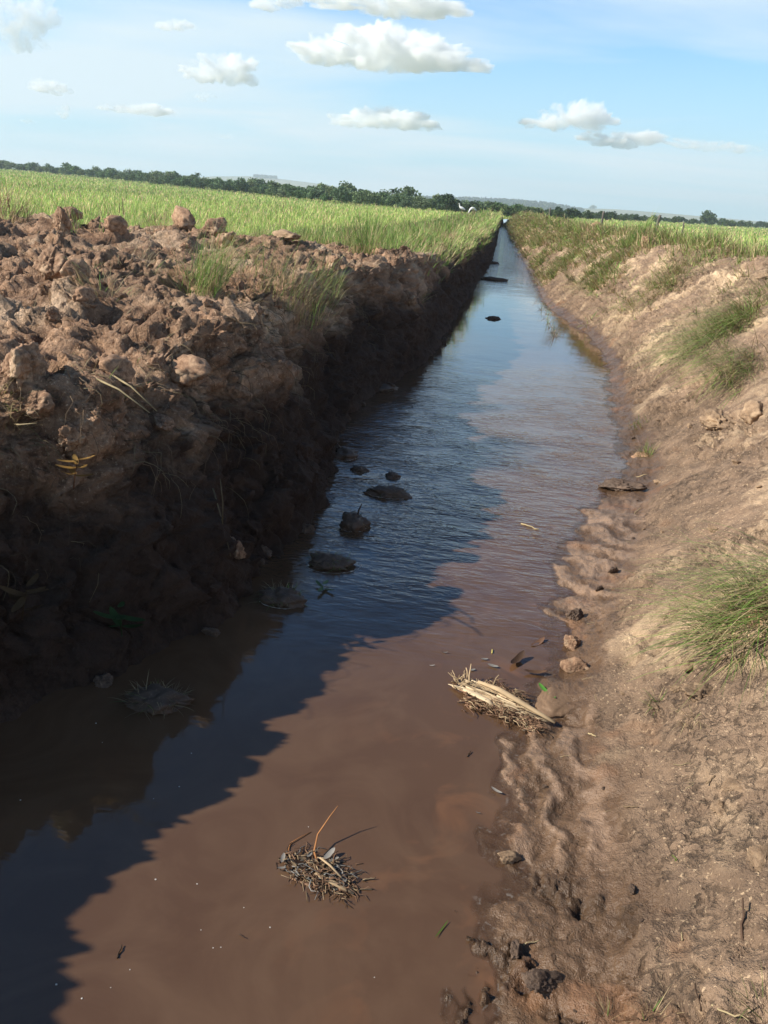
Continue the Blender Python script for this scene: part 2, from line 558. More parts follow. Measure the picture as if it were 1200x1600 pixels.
# ---- left bank
ys = rows(-7, 124, 0.0105, 0.0034)
lw = interp(LW, ys)
grassy = smooth(11.5, 16, ys)
crest = 1.46 - 0.22 * smooth(12, 20, ys) + 0.10 * vnoise(np.c_[ys * 0.45, ys * 0 + 3, ys * 0], 5) * (1 - 0.4 * grassy)
crest = crest + 0.11 * (1 - smooth(1.6, 2.9, ys)) - 0.20 * smooth(2.7, 3.4, ys) * (1 - smooth(4.3, 5.2, ys))
wid = spoil_w(ys)
zero = np.zeros_like(ys)
setb = 0.62 + 0.12 * vnoise(np.c_[ys * 0.6, ys * 0 + 9, ys * 0], 8) - 0.12 * grassy
D = [zero - 0.9, zero - .12, zero, setb * .42, setb * .80, setb, setb + .35 * wid, setb + .75 * wid, setb + wid, setb + wid + 1.6, setb + wid + 3.2]
Z = [zero - .45, zero - .14, zero + .03, crest * .42, crest * .86, crest, crest + .10 * (1 - grassy), crest + .20 * (1 - grassy) - .10 * grassy, crest + .10 - .24 * grassy, zero + FIELD + .05, zero + FIELD - .16]
g, d = profile_grid(ys, D, Z, [6, 6, 30, 40, 26, 95, 80, 40, 22, 8], -1, lw)
nrm = normals(g)
P = g.reshape(-1, 3); Nn = nrm.reshape(-1, 3)
dd = d.ravel(); yy = P[:, 1]; zz = P[:, 2]
gr = smooth(12, 18, yy)
backf = 1 - smooth(0, 2.6, dd - (spoil_w(yy) + .6))
above = smooth(0.0, 0.25, zz)
plat = smooth(0.55, 0.95, zz / np.maximum(0.6, np.interp(yy, ys, crest)))
warp = np.stack([fbm(P * 2.1 + 11, 3, 21), fbm(P * 2.1 + 47, 3, 22), fbm(P * 2.1 + 83, 3, 23)], 1)
Pw = P + warp * 0.16
zone = smooth(-0.35, 0.45, vnoise(P * 0.75 + 5, 31))
pl1, j1 = plates(Pw * np.array([2.3, 2.3, 2.8]), 46)
pl2, j2 = plates(P * 5.6 + warp * .5, 47)
pl3, j3 = plates(P * 13.5 + warp * .8, 48)
a4, b4, i4 = worley(Pw * 24 + 2, 44)
crumb = np.clip(1 - a4 * 1.35, 0, 1) * (i4 > .4) * smooth(-.2, .3, vnoise(P * 1.9, 45))
rdg = 1 - np.abs(fbm(P * 6.0 + warp * .5, 4, 66, .6)) * 1.6
rough = .25 + .75 * zone
disp = (0.17 * fbm(P * 0.9, 3, 51) + .10 * fbm(P * 2.1, 3, 52) + .075 * pl1 * (.55 + .45 * plat) + .062 * pl2 * rough + .034 * pl3 * (.4 + zone)
        + .030 * (rdg - .5) + .030 * crumb + 0.024 * fbm(P * 11, 5, 61, 0.66) + .014 * np.abs(fbm(P * 24, 3, 67)) * zone)
disp *= (1 - 0.5 * gr * plat) * (0.12 + 0.88 * backf) * (0.45 + 0.55 * above)
disp *= 1 - .35 * smooth(8, 14, yy) * (1 - plat)
tone = .55 * (j1 - .5) + .8 * (j2 - .5) * rough + .5 * (j3 - .5) + .5 * vnoise(P * 1.1, 49)
DIRN = Nn.copy()
P2 = P + DIRN * disp[:, None]
fr = 0.07 * fbm(P2 * np.array([3, 3, 5.0]), 4, 71) * (.3 + .7 * above) * backf
P2[:, 0] += fr * 1.2; P2[:, 1] += fr * 0.8
wet = np.zeros(len(P2))
shade_tint = 1 - smooth(.52, 1.30, P2[:, 2] + .26 * fbm(P * 1.5, 4, 73))  # shade painted into the wall's colour, deepest low down, gone at the crest
left_bank = link('left_bank', new_mesh('left_bank', P2, grid_quads(*d.shape), attrs={'wet': wet, 'rust': wet * 0, 'shade_tint': shade_tint, 'tone': tone}, mats=(M_LEFT,)))
tag(left_bank, kind='structure')
BL = BVHTree.FromPolygons([Vector(x) for x in P2], grid_quads(*d.shape).tolist())

# ---- right bank
ys = rows(-7, 124, 0.0105, 0.0034)
rw = interp(RW, ys); rt = np.maximum(interp(RTO, ys), rw + .04)
toe = rt - rw
far = smooth(9, 15, ys)
vfar = smooth(20, 45, ys)
zero = np.zeros_like(ys)
crest = 1.62 + 0.08 * smooth(5, 9, ys) - 0.20 * vfar + 0.12 * vnoise(np.c_[ys * 0.32, ys * 0 + 13, ys * 0], 15)
wdt = 2.4 - 0.15 * far - 0.5 * vfar
D = [zero - 1.1, zero - .45, zero - .12, zero, toe, toe + .28 * wdt, toe + .62 * wdt, toe + wdt, toe + wdt + 1.0, toe + wdt + 2.4, toe + wdt + 4.2]
Z = [zero - .40, zero - .11, zero - .022, zero + .0, zero + .055, crest * .36, crest * .72, crest, crest + .02, zero + FIELD + .12, zero + FIELD - .16]
g, d = profile_grid(ys, D, Z, [8, 16, 16, 46, 60, 66, 62, 26, 18, 8], 1, rw)
nrm = normals(g)
P = g.reshape(-1, 3); Nn = nrm.reshape(-1, 3)
dd = d.ravel(); yy = P[:, 1]; zz = P[:, 2]
toe_v = np.repeat(toe, d.shape[1])
sl = smooth(0.03, 0.22, zz)                                     # on the slope
shelf = (1 - smooth(0.02, .12, np.abs(zz - 0.02))) 
ln = dd + 0.35 * yy                                             # diagonal drag marks of the digger
cl = np.stack([P[:, 0] * .95 + P[:, 1] * .30, -P[:, 0] * .30 + P[:, 1] * .95, P[:, 2]], 1)
zone = smooth(-0.12, 0.42, fbm(P * np.array([.8, .8, 1.2]) + 31, 3, 131))
warp = np.stack([fbm(P * 3 + 11, 3, 121), fbm(P * 3 + 47, 3, 122), fbm(P * 3 + 83, 3, 123)], 1)
Pw = P + warp * 0.10
a1, b1, i1 = worley(Pw * 3.2, 141); a2, b2, i2 = worley(Pw * 9.5 + 3, 142); a3, b3, i3 = worley(Pw * 21 + 9, 143)
lump1 = np.clip((b1 - a1) * 2.4, 0, 1) * (i1 > .45) * i1
lump2 = np.clip((b2 - a2) * 2.4, 0, 1) * (i2 > .35) * i2
lump3 = np.clip((b3 - a3) * 2.4, 0, 1) * (i3 > .3) * i3
farv = smooth(8, 13, yy)
pl1, j1 = plates(Pw * 3.0, 147); pl2, j2 = plates(P * 8.0 + warp * .6, 148); pl3, j3 = plates(P * 19 + warp, 149)
rdg = 1 - np.abs(fbm(P * 5.0 + warp * .4, 4, 146, .62)) * 1.6
zone = np.maximum(zone, farv * .8)
smear = fbm(cl * np.array([.9, 5.0, 3.0]), 4, 151, .55)
steps = np.abs((fbm(cl * np.array([1.0, 2.6, 1.6]), 3, 152) * 2.2) % 1.0 - .5)
disp = sl * (0.075 * fbm(P * 0.9, 3, 161) + 0.014 * smear + 0.006 * steps + .022 * fbm(P * 4.5, 4, 153, .6) + zone * (0.026 * rdg + 0.060 * pl1 + 0.038 * pl2 + .017 * pl3) + .007 * pl3 * smooth(-.1, .4, fbm(P * 2.2, 3, 169)) + 0.010 * fbm(P * 9, 3, 162, .6) + farv * .05 * fbm(P * 1.7, 3, 166))
# wet toe: low lobes and ribs of mud and washed sand at the water's edge, lumps nearer the camera
rib = np.sin(P[:, 1] * 15 + P[:, 0] * 21 + 7.0 * fbm(P * 1.5, 4, 163)) * smooth(-.5, .3, fbm(P * 3.1, 2, 174)) + .5 * fbm(P * 9, 3, 175)
ribz = smooth(4.0, 4.6, yy) * (1 - smooth(6.2, 7.0, yy))
ribn = smooth(2.3, 2.5, yy) * (1 - smooth(3.3, 3.6, yy))
ribd = np.sin(P[:, 0] * 30 + P[:, 1] * 4 + 6.0 * fbm(P * 2.6, 4, 173))
mudz = 1 - smooth(2.25, 2.45, yy)
shelf2 = (1 - sl) * smooth(-.75, -.3, dd)
mudm = smooth(-.05, .25, fbm(P * 3.4 + 7, 3, 165) + .04)
mlump = np.clip((b2 - a2) * 2.0, 0, 1) * (i2 > .4) * i2
toedisp = shelf2 * (0.035 * fbm(P * 3.2, 4, 164, .55) + ribz * (0.0085 * rib + .016) + ribn * .009 * ribd + mudz * mudm * (0.020 * pl2 + .020 * pl3 + .010 + .022 * fbm(P * 18, 4, 168, .68) + .010 * np.abs(fbm(P * 34, 2, 178))) + .009 * fbm(P * 9, 4, 167, .6))
toedisp -= shelf2 * smooth(-.05, -.6, dd) * 0.03
P2 = P + Nn * (disp + toedisp)[:, None]
wet = np.clip(1 - (P2[:, 2] - 0.055) / (0.08 + 0.12 * np.clip(fbm(P * 1.6, 3, 172) + .3, 0, 1)), 0, 1)
sandv = np.clip(ribn * .8 * smooth(.1, .7, ribd) * (1 - sl) + ribz * smooth(-.5, .35, rib) * (1 - sl), 0, 1)
rust = smooth(.15, .55, fbm(P * 2.4 + 3, 4, 181)) * (1 - smooth(.06, .22, np.abs(P2[:, 2] - .08)))
right_bank = link('right_bank', new_mesh('right_bank', P2, grid_quads(*d.shape, flip=True), attrs={'wet': wet, 'rust': rust, 'sand': sandv, 'tone': .6 * (j1 - .5) * zone + .6 * (j2 - .5) * zone + .35 * (j3 - .5) * zone + .45 * fbm(P * 1.3, 3, 176) + .55 * smooth(3.0, 5.5, yy) * smooth(.25, .6, zz) - .1 - .75 * mudm * mudz * (1 - sl)}, mats=(M_RIGHT,)))
tag(right_bank, kind='structure')
BR = BVHTree.FromPolygons([Vector(x) for x in P2], grid_quads(*d.shape).tolist())


def hit(px, py, bank=None):
    """the point of a bank seen at a pixel of the photograph, and its normal"""
    o = Vector((0, 0, H)); dv = Vector(ray(px, py)).normalized()
    best = None
    for b in ((BL, BR) if bank is None else (bank,)):
        h = b.ray_cast(o, dv)
        if h[0] is not None and (best is None or h[3] < best[2]):
            best = (h[0], h[1], h[3])
    if best is None:                          # just over the crest: take the crest itself
        if py > 1700: raise RuntimeError('no ground')
        return hit(px, py + 3, bank)
    n = best[1] if best[1].z > 0 else -best[1]
    return best[0], n


def ground(x, y):
    z = None
    for b in (BL, BR):
        h = b.ray_cast(Vector((x, y, 6)), Vector((0, 0, -1)))
        if h[0] is not None: z = h[0].z if z is None else max(z, h[0].z)
    return z


# ---- bed under the water
bx = np.linspace(-6, 5, 12); by = np.r_[np.linspace(-7, 20, 12), np.linspace(30, 124, 8)]
G = np.stack(np.meshgrid(by, bx, indexing='ij'), -1)
bed = np.c_[G[..., 1].ravel(), G[..., 0].ravel(), np.full(G[..., 0].size, -.36)]
tag(link('ditch_bed', new_mesh('ditch_bed', bed, grid_quads(len(by), len(bx), True), attrs={'wet': np.ones(len(bed)), 'rust': np.zeros(len(bed))}, mats=(M_WETCLOD,))), kind='structure')

# ---- water
ys = rows(-7, 122, 0.03, 0.011)
lw = interp(LW, ys) - .55; rw = interp(RW, ys) + .55
tcol = np.r_[np.linspace(0, .62, 34, endpoint=False), np.linspace(.62, 1, 62)]
x = lw[:, None] * (1 - tcol) + rw[:, None] * tcol
y = np.repeat(ys[:, None], len(tcol), 1)
wp = np.stack([x, y, np.zeros_like(x)], -1).reshape(-1, 3)
depth = np.full(len(wp), .4)                # how deep the water stands over the bank
near_r = wp[:, 0] > (interp(RW, wp[:, 1]) - .75)
for i in np.nonzero(near_r & (wp[:, 1] < 40))[0]:
    h = BR.ray_cast(Vector((wp[i, 0], wp[i, 1], 3)), Vector((0, 0, -1)))
    if h[0] is not None: depth[i] = -h[0].z
rr = (interp(RW, wp[:, 1]) - wp[:, 0])
mt, nt, b = mat('muddy_water')
pos = N(nt, 'ShaderNodeNewGeometry').outputs['Position']
dep = attr(nt, 'depth')
nr = attr(nt, 'offshore')
sx = N(nt, 'ShaderNodeSeparateXYZ', {'Vector': pos}); Y = sx.outputs['Y']
patch = noise(nt, pos, 3.1, 4, 0.55, 0.9)
patchb = noise(nt, pos, 0.9, 3, 0.5, 0.4)
c = mixc(nt, rng_node(nt, patchb, .35, .65), (0.088, 0.046, 0.024), (0.110, 0.060, 0.032))
sand = mth(nt, 'MULTIPLY', rng_node(nt, patch, .56, .68), rng_node(nt, nr, .95, .1, 0, .75))
c = mixc(nt, sand, c, (0.190, 0.090, 0.042))
swl = noise(nt, pos, 1.7, 6, .6, 2.2)
c = mixc(nt, rng_node(nt, swl, .42, .66, 0, .65), c, (0.132, 0.076, 0.042))
scum = mth(nt, 'MULTIPLY', mth(nt, 'MULTIPLY', rng_node(nt, noise(nt, pos, 26, 5, .7, 1.4), .58, .66), rng_node(nt, dep, .022, .003)), rng_node(nt, nr, .9, .4))
c = mixc(nt, mth(nt, 'MULTIPLY', scum, .55), c, (0.50, 0.46, 0.41))
nt.links.new(c, b.inputs['Base Color'])
b.inputs['Roughness'].default_value = 0.035
b.inputs['IOR'].default_value = 1.60
nt.links.new(rng_node(nt, dep, 0.0, 0.022, 0.30, 1.0), b.inputs['Alpha'])
# ripples: wind lines in the middle reach, nearly calm in front, chop far up
m1 = N(nt, 'ShaderNodeMapping', {'Vector': pos, 'Rotation': (0, 0, R(14)), 'Scale': (4.5, 13, 1)}).outputs[0]
r1 = noise(nt, m1, 1.0, 3, .55, .5)
m2 = N(nt, 'ShaderNodeMapping', {'Vector': pos, 'Rotation': (0, 0, R(-22)), 'Scale': (11, 27, 1)}).outputs[0]
r2 = noise(nt, m2, 1.0, 2, .5, .6)
m3 = N(nt, 'ShaderNodeMapping', {'Vector': pos, 'Rotation': (0, 0, R(5)), 'Scale': (1.6, 2.2, 1)}).outputs[0]
r3 = noise(nt, m3, 1.0, 2, .5, .3)
mid = mth(nt, 'MULTIPLY', rng_node(nt, Y, 3.6, 5.6), rng_node(nt, Y, 13.5, 8.5))
farr = rng_node(nt, Y, 22, 34)
amp = mth(nt, 'ADD', mth(nt, 'ADD', mth(nt, 'MULTIPLY', mid, .85), mth(nt, 'MULTIPLY', farr, 2.0)), .045)
amp = mth(nt, 'MULTIPLY', amp, rng_node(nt, r3, .3, .65, .35, 1.15))
hgt = mth(nt, 'MULTIPLY', mth(nt, 'ADD', mth(nt, 'MULTIPLY', r1, 1.0), mth(nt, 'MULTIPLY', r2, .42)), amp)
hgt = mth(nt, 'ADD', hgt, mth(nt, 'MULTIPLY', noise(nt, pos, 1.3, 2), .25))
bump(nt, b, hgt, 1.0, 0.016)
M_WATER = mt
tag(link('water', new_mesh('water', wp, grid_quads(len(ys), len(tcol), True), attrs={'depth': depth, 'offshore': rr}, mats=(M_WATER,))), kind='structure')

# ---- the fields: one sheet each side, meeting beyond the ditch's end, out to the horizon
mt, nt, b = mat('field_turf')
pos = N(nt, 'ShaderNodeTexCoord').outputs['Object']
c = mixc(nt, rng_node(nt, noise(nt, pos, .05, 5, .6), .35, .65), (0.135, 0.185, 0.055), (0.190, 0.215, 0.075))
c = mixc(nt, rng_node(nt, noise(nt, pos, 2.2, 5, .7), .45, .75, 0, .6), c, (0.14, 0.115, 0.055))
nt.links.new(c, b.inputs['Base Color']); b.inputs['Roughness'].default_value = .95
bump(nt, b, noise(nt, pos, 6, 4), .8, .1)
M_TURF = mt


def outer_l(y): return interp(LW, y) - (spoil_w(y) + .62 + 2.2)
def outer_r(y): return interp(RTO, y) + 2.3 + 3.2


fy = np.r_[-300, -60, -7, np.arange(0, 105, 4.0), 106, 107.5, 124, 160, 200, 300, 500, 800, 1200, 2000, 6000]
fx = np.r_[0, .05, .3, 1, 3, 8, 14, 20, 30, 60, 120, 200, 400, 700, 1500, 2500, 6000]
v, q = [], []
for side in (-1, 1):
    edge = outer_l(fy) if side < 0 else outer_r(fy)
    edge = np.where(fy > 107, 0.5, edge)
    X = edge[:, None] + side * fx[None]
    vv = np.stack([X, np.repeat(fy[:, None], len(fx), 1), np.full_like(X, FIELD)], -1).reshape(-1, 3)
    vv[:, 2] += .05 * vnoise(vv * .05, 201) + rise(vv[:, 0], vv[:, 1])
    q.append(grid_quads(len(fy), len(fx), side > 0) + sum(map(len, v))); v.append(vv)
tag(link('field', new_mesh('field', np.concatenate(v), np.concatenate(q), mats=(M_TURF,))), kind='structure')

# ---- low hills on the horizon
mt, nt, b = mat('hill_pasture')
pos = N(nt, 'ShaderNodeTexCoord').outputs['Object']
c = mixc(nt, rng_node(nt, noise(nt, pos, .006, 5, .6), .38, .62), (0.15, 0.17, 0.075), (0.28, 0.25, 0.14))
nt.links.new(c, b.inputs['Base Color']); b.inputs['Roughness'].default_value = 1
M_HILL = mt


def hill(pxs, rise, Y, depthm, label):
    """ridge whose skyline stands rise pixels over the horizon at distance Y"""
    pxs = np.array(pxs, float); rise = np.array(rise, float)
    t = np.linspace(pxs[0], pxs[-1], 60)
    rz = np.interp(t, pxs, rise) / FPX * Y + H
    vs = []
    prof = [(-1, 0), (-.7, .35), (-.4, .72), (-.15, .95), (0, 1), (.3, .9), (1, 0)]
    for px, z in zip(t, rz):
        x = aty(px, 330, Y)[0] / Y
        for o, f in prof:
            yv = Y + o * depthm
            vs.append((x * yv, yv, FIELD - .5 + (z - FIELD) * f))
    me = new_mesh('hills', vs, grid_quads(len(t), len(prof), True), mats=(M_HILL,))
    return tag(link('hills', me), kind='structure')


hill([860, 905, 960, 1010, 1080, 1180, 1300, 1500], [0, 5.5, 7.4, 7.2, 6.2, 4.6, 3, 0], 2200, 420, '')
hill([250, 330, 390, 440, 500, 560, 640], [2, 14, 18, 17, 14, 9, 0], 2400, 420, '')
hill([560, 660, 740, 800, 850, 900, 960], [0, 5, 8, 9.0, 8.2, 4, 0], 1700, 300, '')

# ================================================================== plants on the land
GREEN = np.array([.105, .190, .034]); LIME = np.array([.200, .270, .070]); STRAWC = np.array([.37, .285, .155]); DEAD = np.array([.20, .135, .078])
DKGREEN = np.array([.060, .120, .025])


def pal(n, w):
    """colours of n blades; w = weights of green, lime, straw, dead, dark green"""
    base = np.stack([GREEN, LIME, STRAWC, DEAD, DKGREEN])
    i = rng.choice(5, n, p=np.array(w, float) / sum(w))
    c = base[i] * rng.uniform(.75, 1.25, (n, 1))
    return c


# ---- standing grass of the fields
def field_points(n, rmin, rmax, side):
    u = rng.random(n)
    r = rmin * (rmax / rmin) ** (u ** 0.9)
    a = rng.uniform(R(-42), R(36), n)
    x = r * np.sin(a); y = r * np.cos(a)
    ol = outer_l(y) + 2.15 + rng.normal(0, .35, n); orr = outer_r(y) - 3.0 + rng.normal(0, .3, n)
    far = y > 106
    ok = (x < ol) if side < 0 else (x > orr)
    ok = np.where(far, (x < .5) if side < 0 else (x >= .5), ok) & (y > 1)
    return x[ok], y[ok], r[ok]


for side, n in ((-1, 300000), (1, 200000)):
    x, y, r = field_points(n, 7, 420, side)
    k = len(x)
    z = FIELD + .05 * vnoise(np.c_[x, y, x * 0] * .05, 201) - .05 + rise(x, y)
    tallp = vnoise(np.c_[x * .25, y * .12, x * 0], 211)
    L = (0.37 + .10 * tallp) * rng.uniform(.6, 1.25, k)
    odd = rng.random(k) < .006
    L = np.where(odd, L * 1.7, L)
    wdt_ = np.clip(0.0009 * r, .0045, .30) * rng.uniform(.7, 1.2, k)
    cc = pal(k, (4, 8, 2.6, .3, .3)) * np.array([2.5, 2.25, 2.3])
    cc *= (1 + .22 * vnoise(np.c_[x * .06, y * .03, x * 0], 212))[:, None]
    cc = np.where(odd[:, None], STRAWC * 1.1, cc)
    mb = MB()
    mb.blades(np.c_[x, y, z], rng.uniform(0, 6.28, k), L, rng.uniform(.02, .45, k), rng.uniform(.1, 1.1, k), wdt_, cc, K=3)
    tag(mb.build('field_grass', M_BLADE), kind='stuff')

# ---- matted grass on the banks further up
def bank_points(n, y0, y1, side, d0, d1, power=1.0):
    y = y0 * (y1 / y0) ** (rng.random(n) ** power)
    dd_ = rng.uniform(d0, d1, n)
    if side > 0: x = interp(RTO, y) + dd_
    else: x = interp(LW, y) - dd_
    return x, y, dd_


def drop(bank, x, y):
    p = np.full((len(x), 3), np.nan); nn = np.zeros((len(x), 3))
    for i in range(len(x)):
        h = bank.ray_cast(Vector((x[i], y[i], 6)), Vector((0, 0, -1)))
        if h[0] is not None: p[i] = h[0]; nn[i] = h[1]
    ok = ~np.isnan(p[:, 0])
    return p, nn, ok




def cluster_grass(bank, side, n, y0, y1, d0, d1, covf, hang, wts, per=26):
    """tussocks grown together: every cluster has its own height, lean and tint"""
    x, y, dd_ = bank_points(n, y0, y1, side, d0, d1, .9)
    keep = covf(x, y, dd_) > rng.uniform(.0, .6, n)
    x, y, dd_ = x[keep], y[keep], dd_[keep]
    p, nn, ok = drop(bank, x, y)
    ok &= p[:, 2] > (.75 if side < 0 else .10)
    p, nn, y, dd_ = p[ok], nn[ok], y[ok], dd_[ok]
    k = len(p)
    rad = rng.uniform(.06, .24, k) * (1 + .015 * y)
    hgt = np.clip(rng.lognormal(-1.12, .32, k), .15, .5) * (.72 if side < 0 else .9)
    kind_ = rng.random(k) + .35 * fbm(np.c_[p[:, 0] * .5, p[:, 1] * .3, p[:, 0] * 0], 2, 251)
    ci = np.repeat(np.arange(k), per)
    m = len(ci)
    a = rng.uniform(0, 6.28, m); r_ = rad[ci] * np.sqrt(rng.random(m))
    base = p[ci] + np.c_[np.cos(a) * r_, np.sin(a) * r_, np.zeros(m)]
    nzv = np.maximum(nn[ci, 2], .5)
    base[:, 2] -= (nn[ci, 0] * np.cos(a) * r_ + nn[ci, 1] * np.sin(a) * r_) / nzv + .02
    out, lean0 = hang(p, dd_, k)
    head = np.where(rng.random(m) < .65, out[ci] + rng.normal(0, .45, m), a)
    lean = np.clip(lean0[ci] + rng.normal(0, .22, m), .03, 1.5)
    cols = np.empty((m, 3))
    for lo, hi, w in wts:
        s_ = (kind_[ci] >= lo) & (kind_[ci] < hi)
        cols[s_] = pal(int(s_.sum()), w)
    cols *= np.repeat(rng.uniform(.75, 1.25, (k, 1)), per, 0) * 1.45
    mb = MB()
    mb.blades(base, head, hgt[ci] * rng.uniform(.55, 1.2, m), lean, rng.uniform(.2, 1.1, m), np.clip(.0007 * y[ci], .005, .08) * rng.uniform(.7, 1.3, m), cols, K=4)
    return mb


def hang_r(p, dd_, k):
    top = dd_ > 1.9
    return rng.normal(math.pi + .3, .4, k), np.where(top & (rng.random(k) < .6), rng.uniform(.15, .7, k), rng.uniform(.75, 1.35, k))


def hang_l(p, dd_, k):
    edge = dd_ < .95
    return np.where(edge, rng.normal(0, .5, k), rng.uniform(0, 6.28, k)), np.where(edge, rng.uniform(.3, 1.0, k), rng.uniform(.05, .45, k))


def cov_r(x, y, d):
    return fbm(np.c_[x * .7, y * .40, x * 0], 3, 221) - .02 + .42 * smooth(12, 22, y) + .25 * smooth(24, 45, y) - .6 * (1 - smooth(8, 12, y)) - .5 * (1 - smooth(.15, .8, d)) * (1 - .6 * smooth(16, 24, y)) + .15 * smooth(2.2, 3.2, d)


def cov_l(x, y, d):
    return fbm(np.c_[x * .6, y * .4, x * 0], 3, 231) - .40 + .75 * smooth(12, 19, y) + .3 * smooth(20, 34, y) + .30 * (1 - smooth(.3, 1.2, d)) * smooth(11.5, 14, y)


mb = cluster_grass(BR, 1, 9500, 8, 112, .05, 4.8, cov_r, hang_r, ((-9, .38, (3, 6, 3.5, .6, .5)), (.38, .8, (1.5, 3, 5, 1.5, .2)), (.8, 9, (.3, .8, 5, 4, .1))))
tag(mb.build('bank_grass', M_STRAW), kind='stuff')
mb = cluster_grass(BL, -1, 8500, 10, 114, .2, 5.4, cov_l, hang_l, ((-9, .62, (4, 6, 2.0, .4, .8)), (.62, .9, (2, 5, 4, 1, .3)), (.9, 9, (.3, .8, 5, 3, .1))))
tag(mb.build('bank_grass', M_BLADE), kind='stuff')

# ---- single tussocks
TUSC = 1.0


def tussock(name, at_, label, cat, n=140, L=.35, spread=.10, w=(4, 4, 2, .5, 1), droop=1.2, bias=None, group=None, soil=None, width=.0048, leanmax=.7, mat_=None, lie=0.0):
    p, nrm = at_
    t = thing(name, p, label, cat, group)
    a = rng.uniform(0, 6.28, n); rr_ = spread * np.sqrt(rng.random(n))
    base = np.c_[np.cos(a) * rr_, np.sin(a) * rr_, np.zeros(n)]
    base[:, 2] = -(nrm.x * base[:, 0] + nrm.y * base[:, 1]) / max(nrm.z, .8) - .015
    head = a + rng.normal(0, .6, n)
    if bias is not None: head = np.where(rng.random(n) < .7, rng.normal(bias, .55, n), head)
    m_ = MB()
    cc = pal(n, w) * 1.3
    ln = L * rng.uniform(.45, 1.15, n)
    m_.blades(base, head, ln, rng.uniform(.05, leanmax, n) + lie, rng.uniform(.3, 1, n) * droop, width * rng.uniform(.6, 1.3, n), cc, K=6)
    m_.build('blades', mat_ or M_BLADE, t)
    dn = max(20, n // 3)                       # the dead thatch at its foot
    m_ = MB(); a = rng.uniform(0, 6.28, dn); rr_ = spread * 1.15 * np.sqrt(rng.random(dn))
    base = np.c_[np.cos(a) * rr_, np.sin(a) * rr_, np.zeros(dn)]
    base[:, 2] = -(nrm.x * base[:, 0] + nrm.y * base[:, 1]) / max(nrm.z, .8) - .012
    m_.blades(base, a if bias is None else rng.normal(bias, .8, dn), L * rng.uniform(.25, .8, dn), rng.uniform(.7, 1.35, dn), rng.uniform(.3, 1.2, dn), width * rng.uniform(.6, 1.2, dn), pal(dn, (.2, .4, 5, 4, 0)), K=4)
    m_.build('thatch', M_STRAW, t)
    if soil:
        v, f = ICO[4]
        vv = v * np.array([soil, soil, soil * .75]) * (1 + .28 * fbm(v * 1.6 + p.x * 7, 4, 241, .6))[:, None] + np.array([0, 0, -soil * .62])
        link('root_ball', new_mesh('root_ball', vv, None, f, {'wet': np.zeros(len(vv)), 'rust': np.zeros(len(vv)), 'shade_tint': np.zeros(len(vv))}, True, (M_CLOD,)), t)
    return t


TUS = 'tussock'
# left spoil heap
tussock('grass_tussock', hit(318, 452, BL), 'spiky green tussock drooping over the shaded edge of the left spoil bank', TUS, 420, .62, .22, (4, 6, 3, .4, .6), 1.5, soil=.2, bias=.1)
tussock('grass_tussock', hit(440, 462, BL), 'flattened straw-coloured sod hanging at the crest beside the green spiky tussock', TUS, 420, .50, .38, (1.2, 1.8, 5, 2.5, .3), 1.5, bias=-.3, soil=.2)
tussock('grass_tussock', hit(500, 458, BL), 'short olive tuft at the tip of the straw-coloured sod on the left crest', TUS, 240, .42, .22, (3, 3, 3, .8, .8), 1.2, bias=0)
tussock('dead_tussock', hit(248, 350, BL), 'low greyish dead tuft among clods near the far edge of the spoil heap', TUS, 120, .36, .22, (.1, .5, 4, 3, .1), 1.0)
tussock('dead_tussock', hit(18, 326, BL), 'brown dry stump of grass on the far edge of the heap by the left field', TUS, 170, .45, .20, (.0, .2, 5, 3, .0), 1.2, bias=.2, width=.010)
tussock('grass_tussock', hit(572, 388, BL), 'upright green tuft on the left crest just before the bank turns grassy', TUS, 260, .62, .26, (4, 5, 2.2, .5, .6), .8, width=.008)
tussock('grass_tussock', hit(612, 388, BL), 'darker green tuft right beside the upright one on the left crest', TUS, 260, .60, .26, (4, 4, 1.4, .4, 1.4), .9, width=.008)
tussock('grass_tussock', hit(548, 345, BL), 'rounded dry grey-brown tuft where spoil heap meets left field', TUS, 170, .50, .25, (.3, .6, 4, 3, .2), .8, width=.010)
tussock('grass_tussock', hit(590, 345, BL), 'pale spiky tuft at the far end of the clod heap', TUS, 120, .62, .2, (2, 4, 3, .5, .4), .7, width=.011)
tussock('grass_tussock', hit(658, 385, BL), 'lush green tuft hanging over the dark bank beyond the clods', TUS, 200, .55, .24, (5, 4, 1, .2, 2), 1.4, bias=0, width=.011)
tussock('dead_tussock', hit(160, 452, BL), 'bleached dead grass mat lying on sunlit soil at the left crest', TUS, 150, .26, .17, (.4, .8, 4, 3, .1), 1.3, lie=.5)
tussock('dead_tussock', hit(215, 425, BL), 'grey matted roots and straw behind the bleached grass mat', TUS, 130, .25, .22, (.2, .4, 4, 4, .1), 1.3, lie=.6)
tussock('dead_tussock', hit(12, 640, BL), 'pale straw tuft sticking out of the shaded wall at the left picture edge', TUS, 70, .26, .08, (.2, .5, 5, 2, 0), 1.0, bias=-.3, lie=.5)
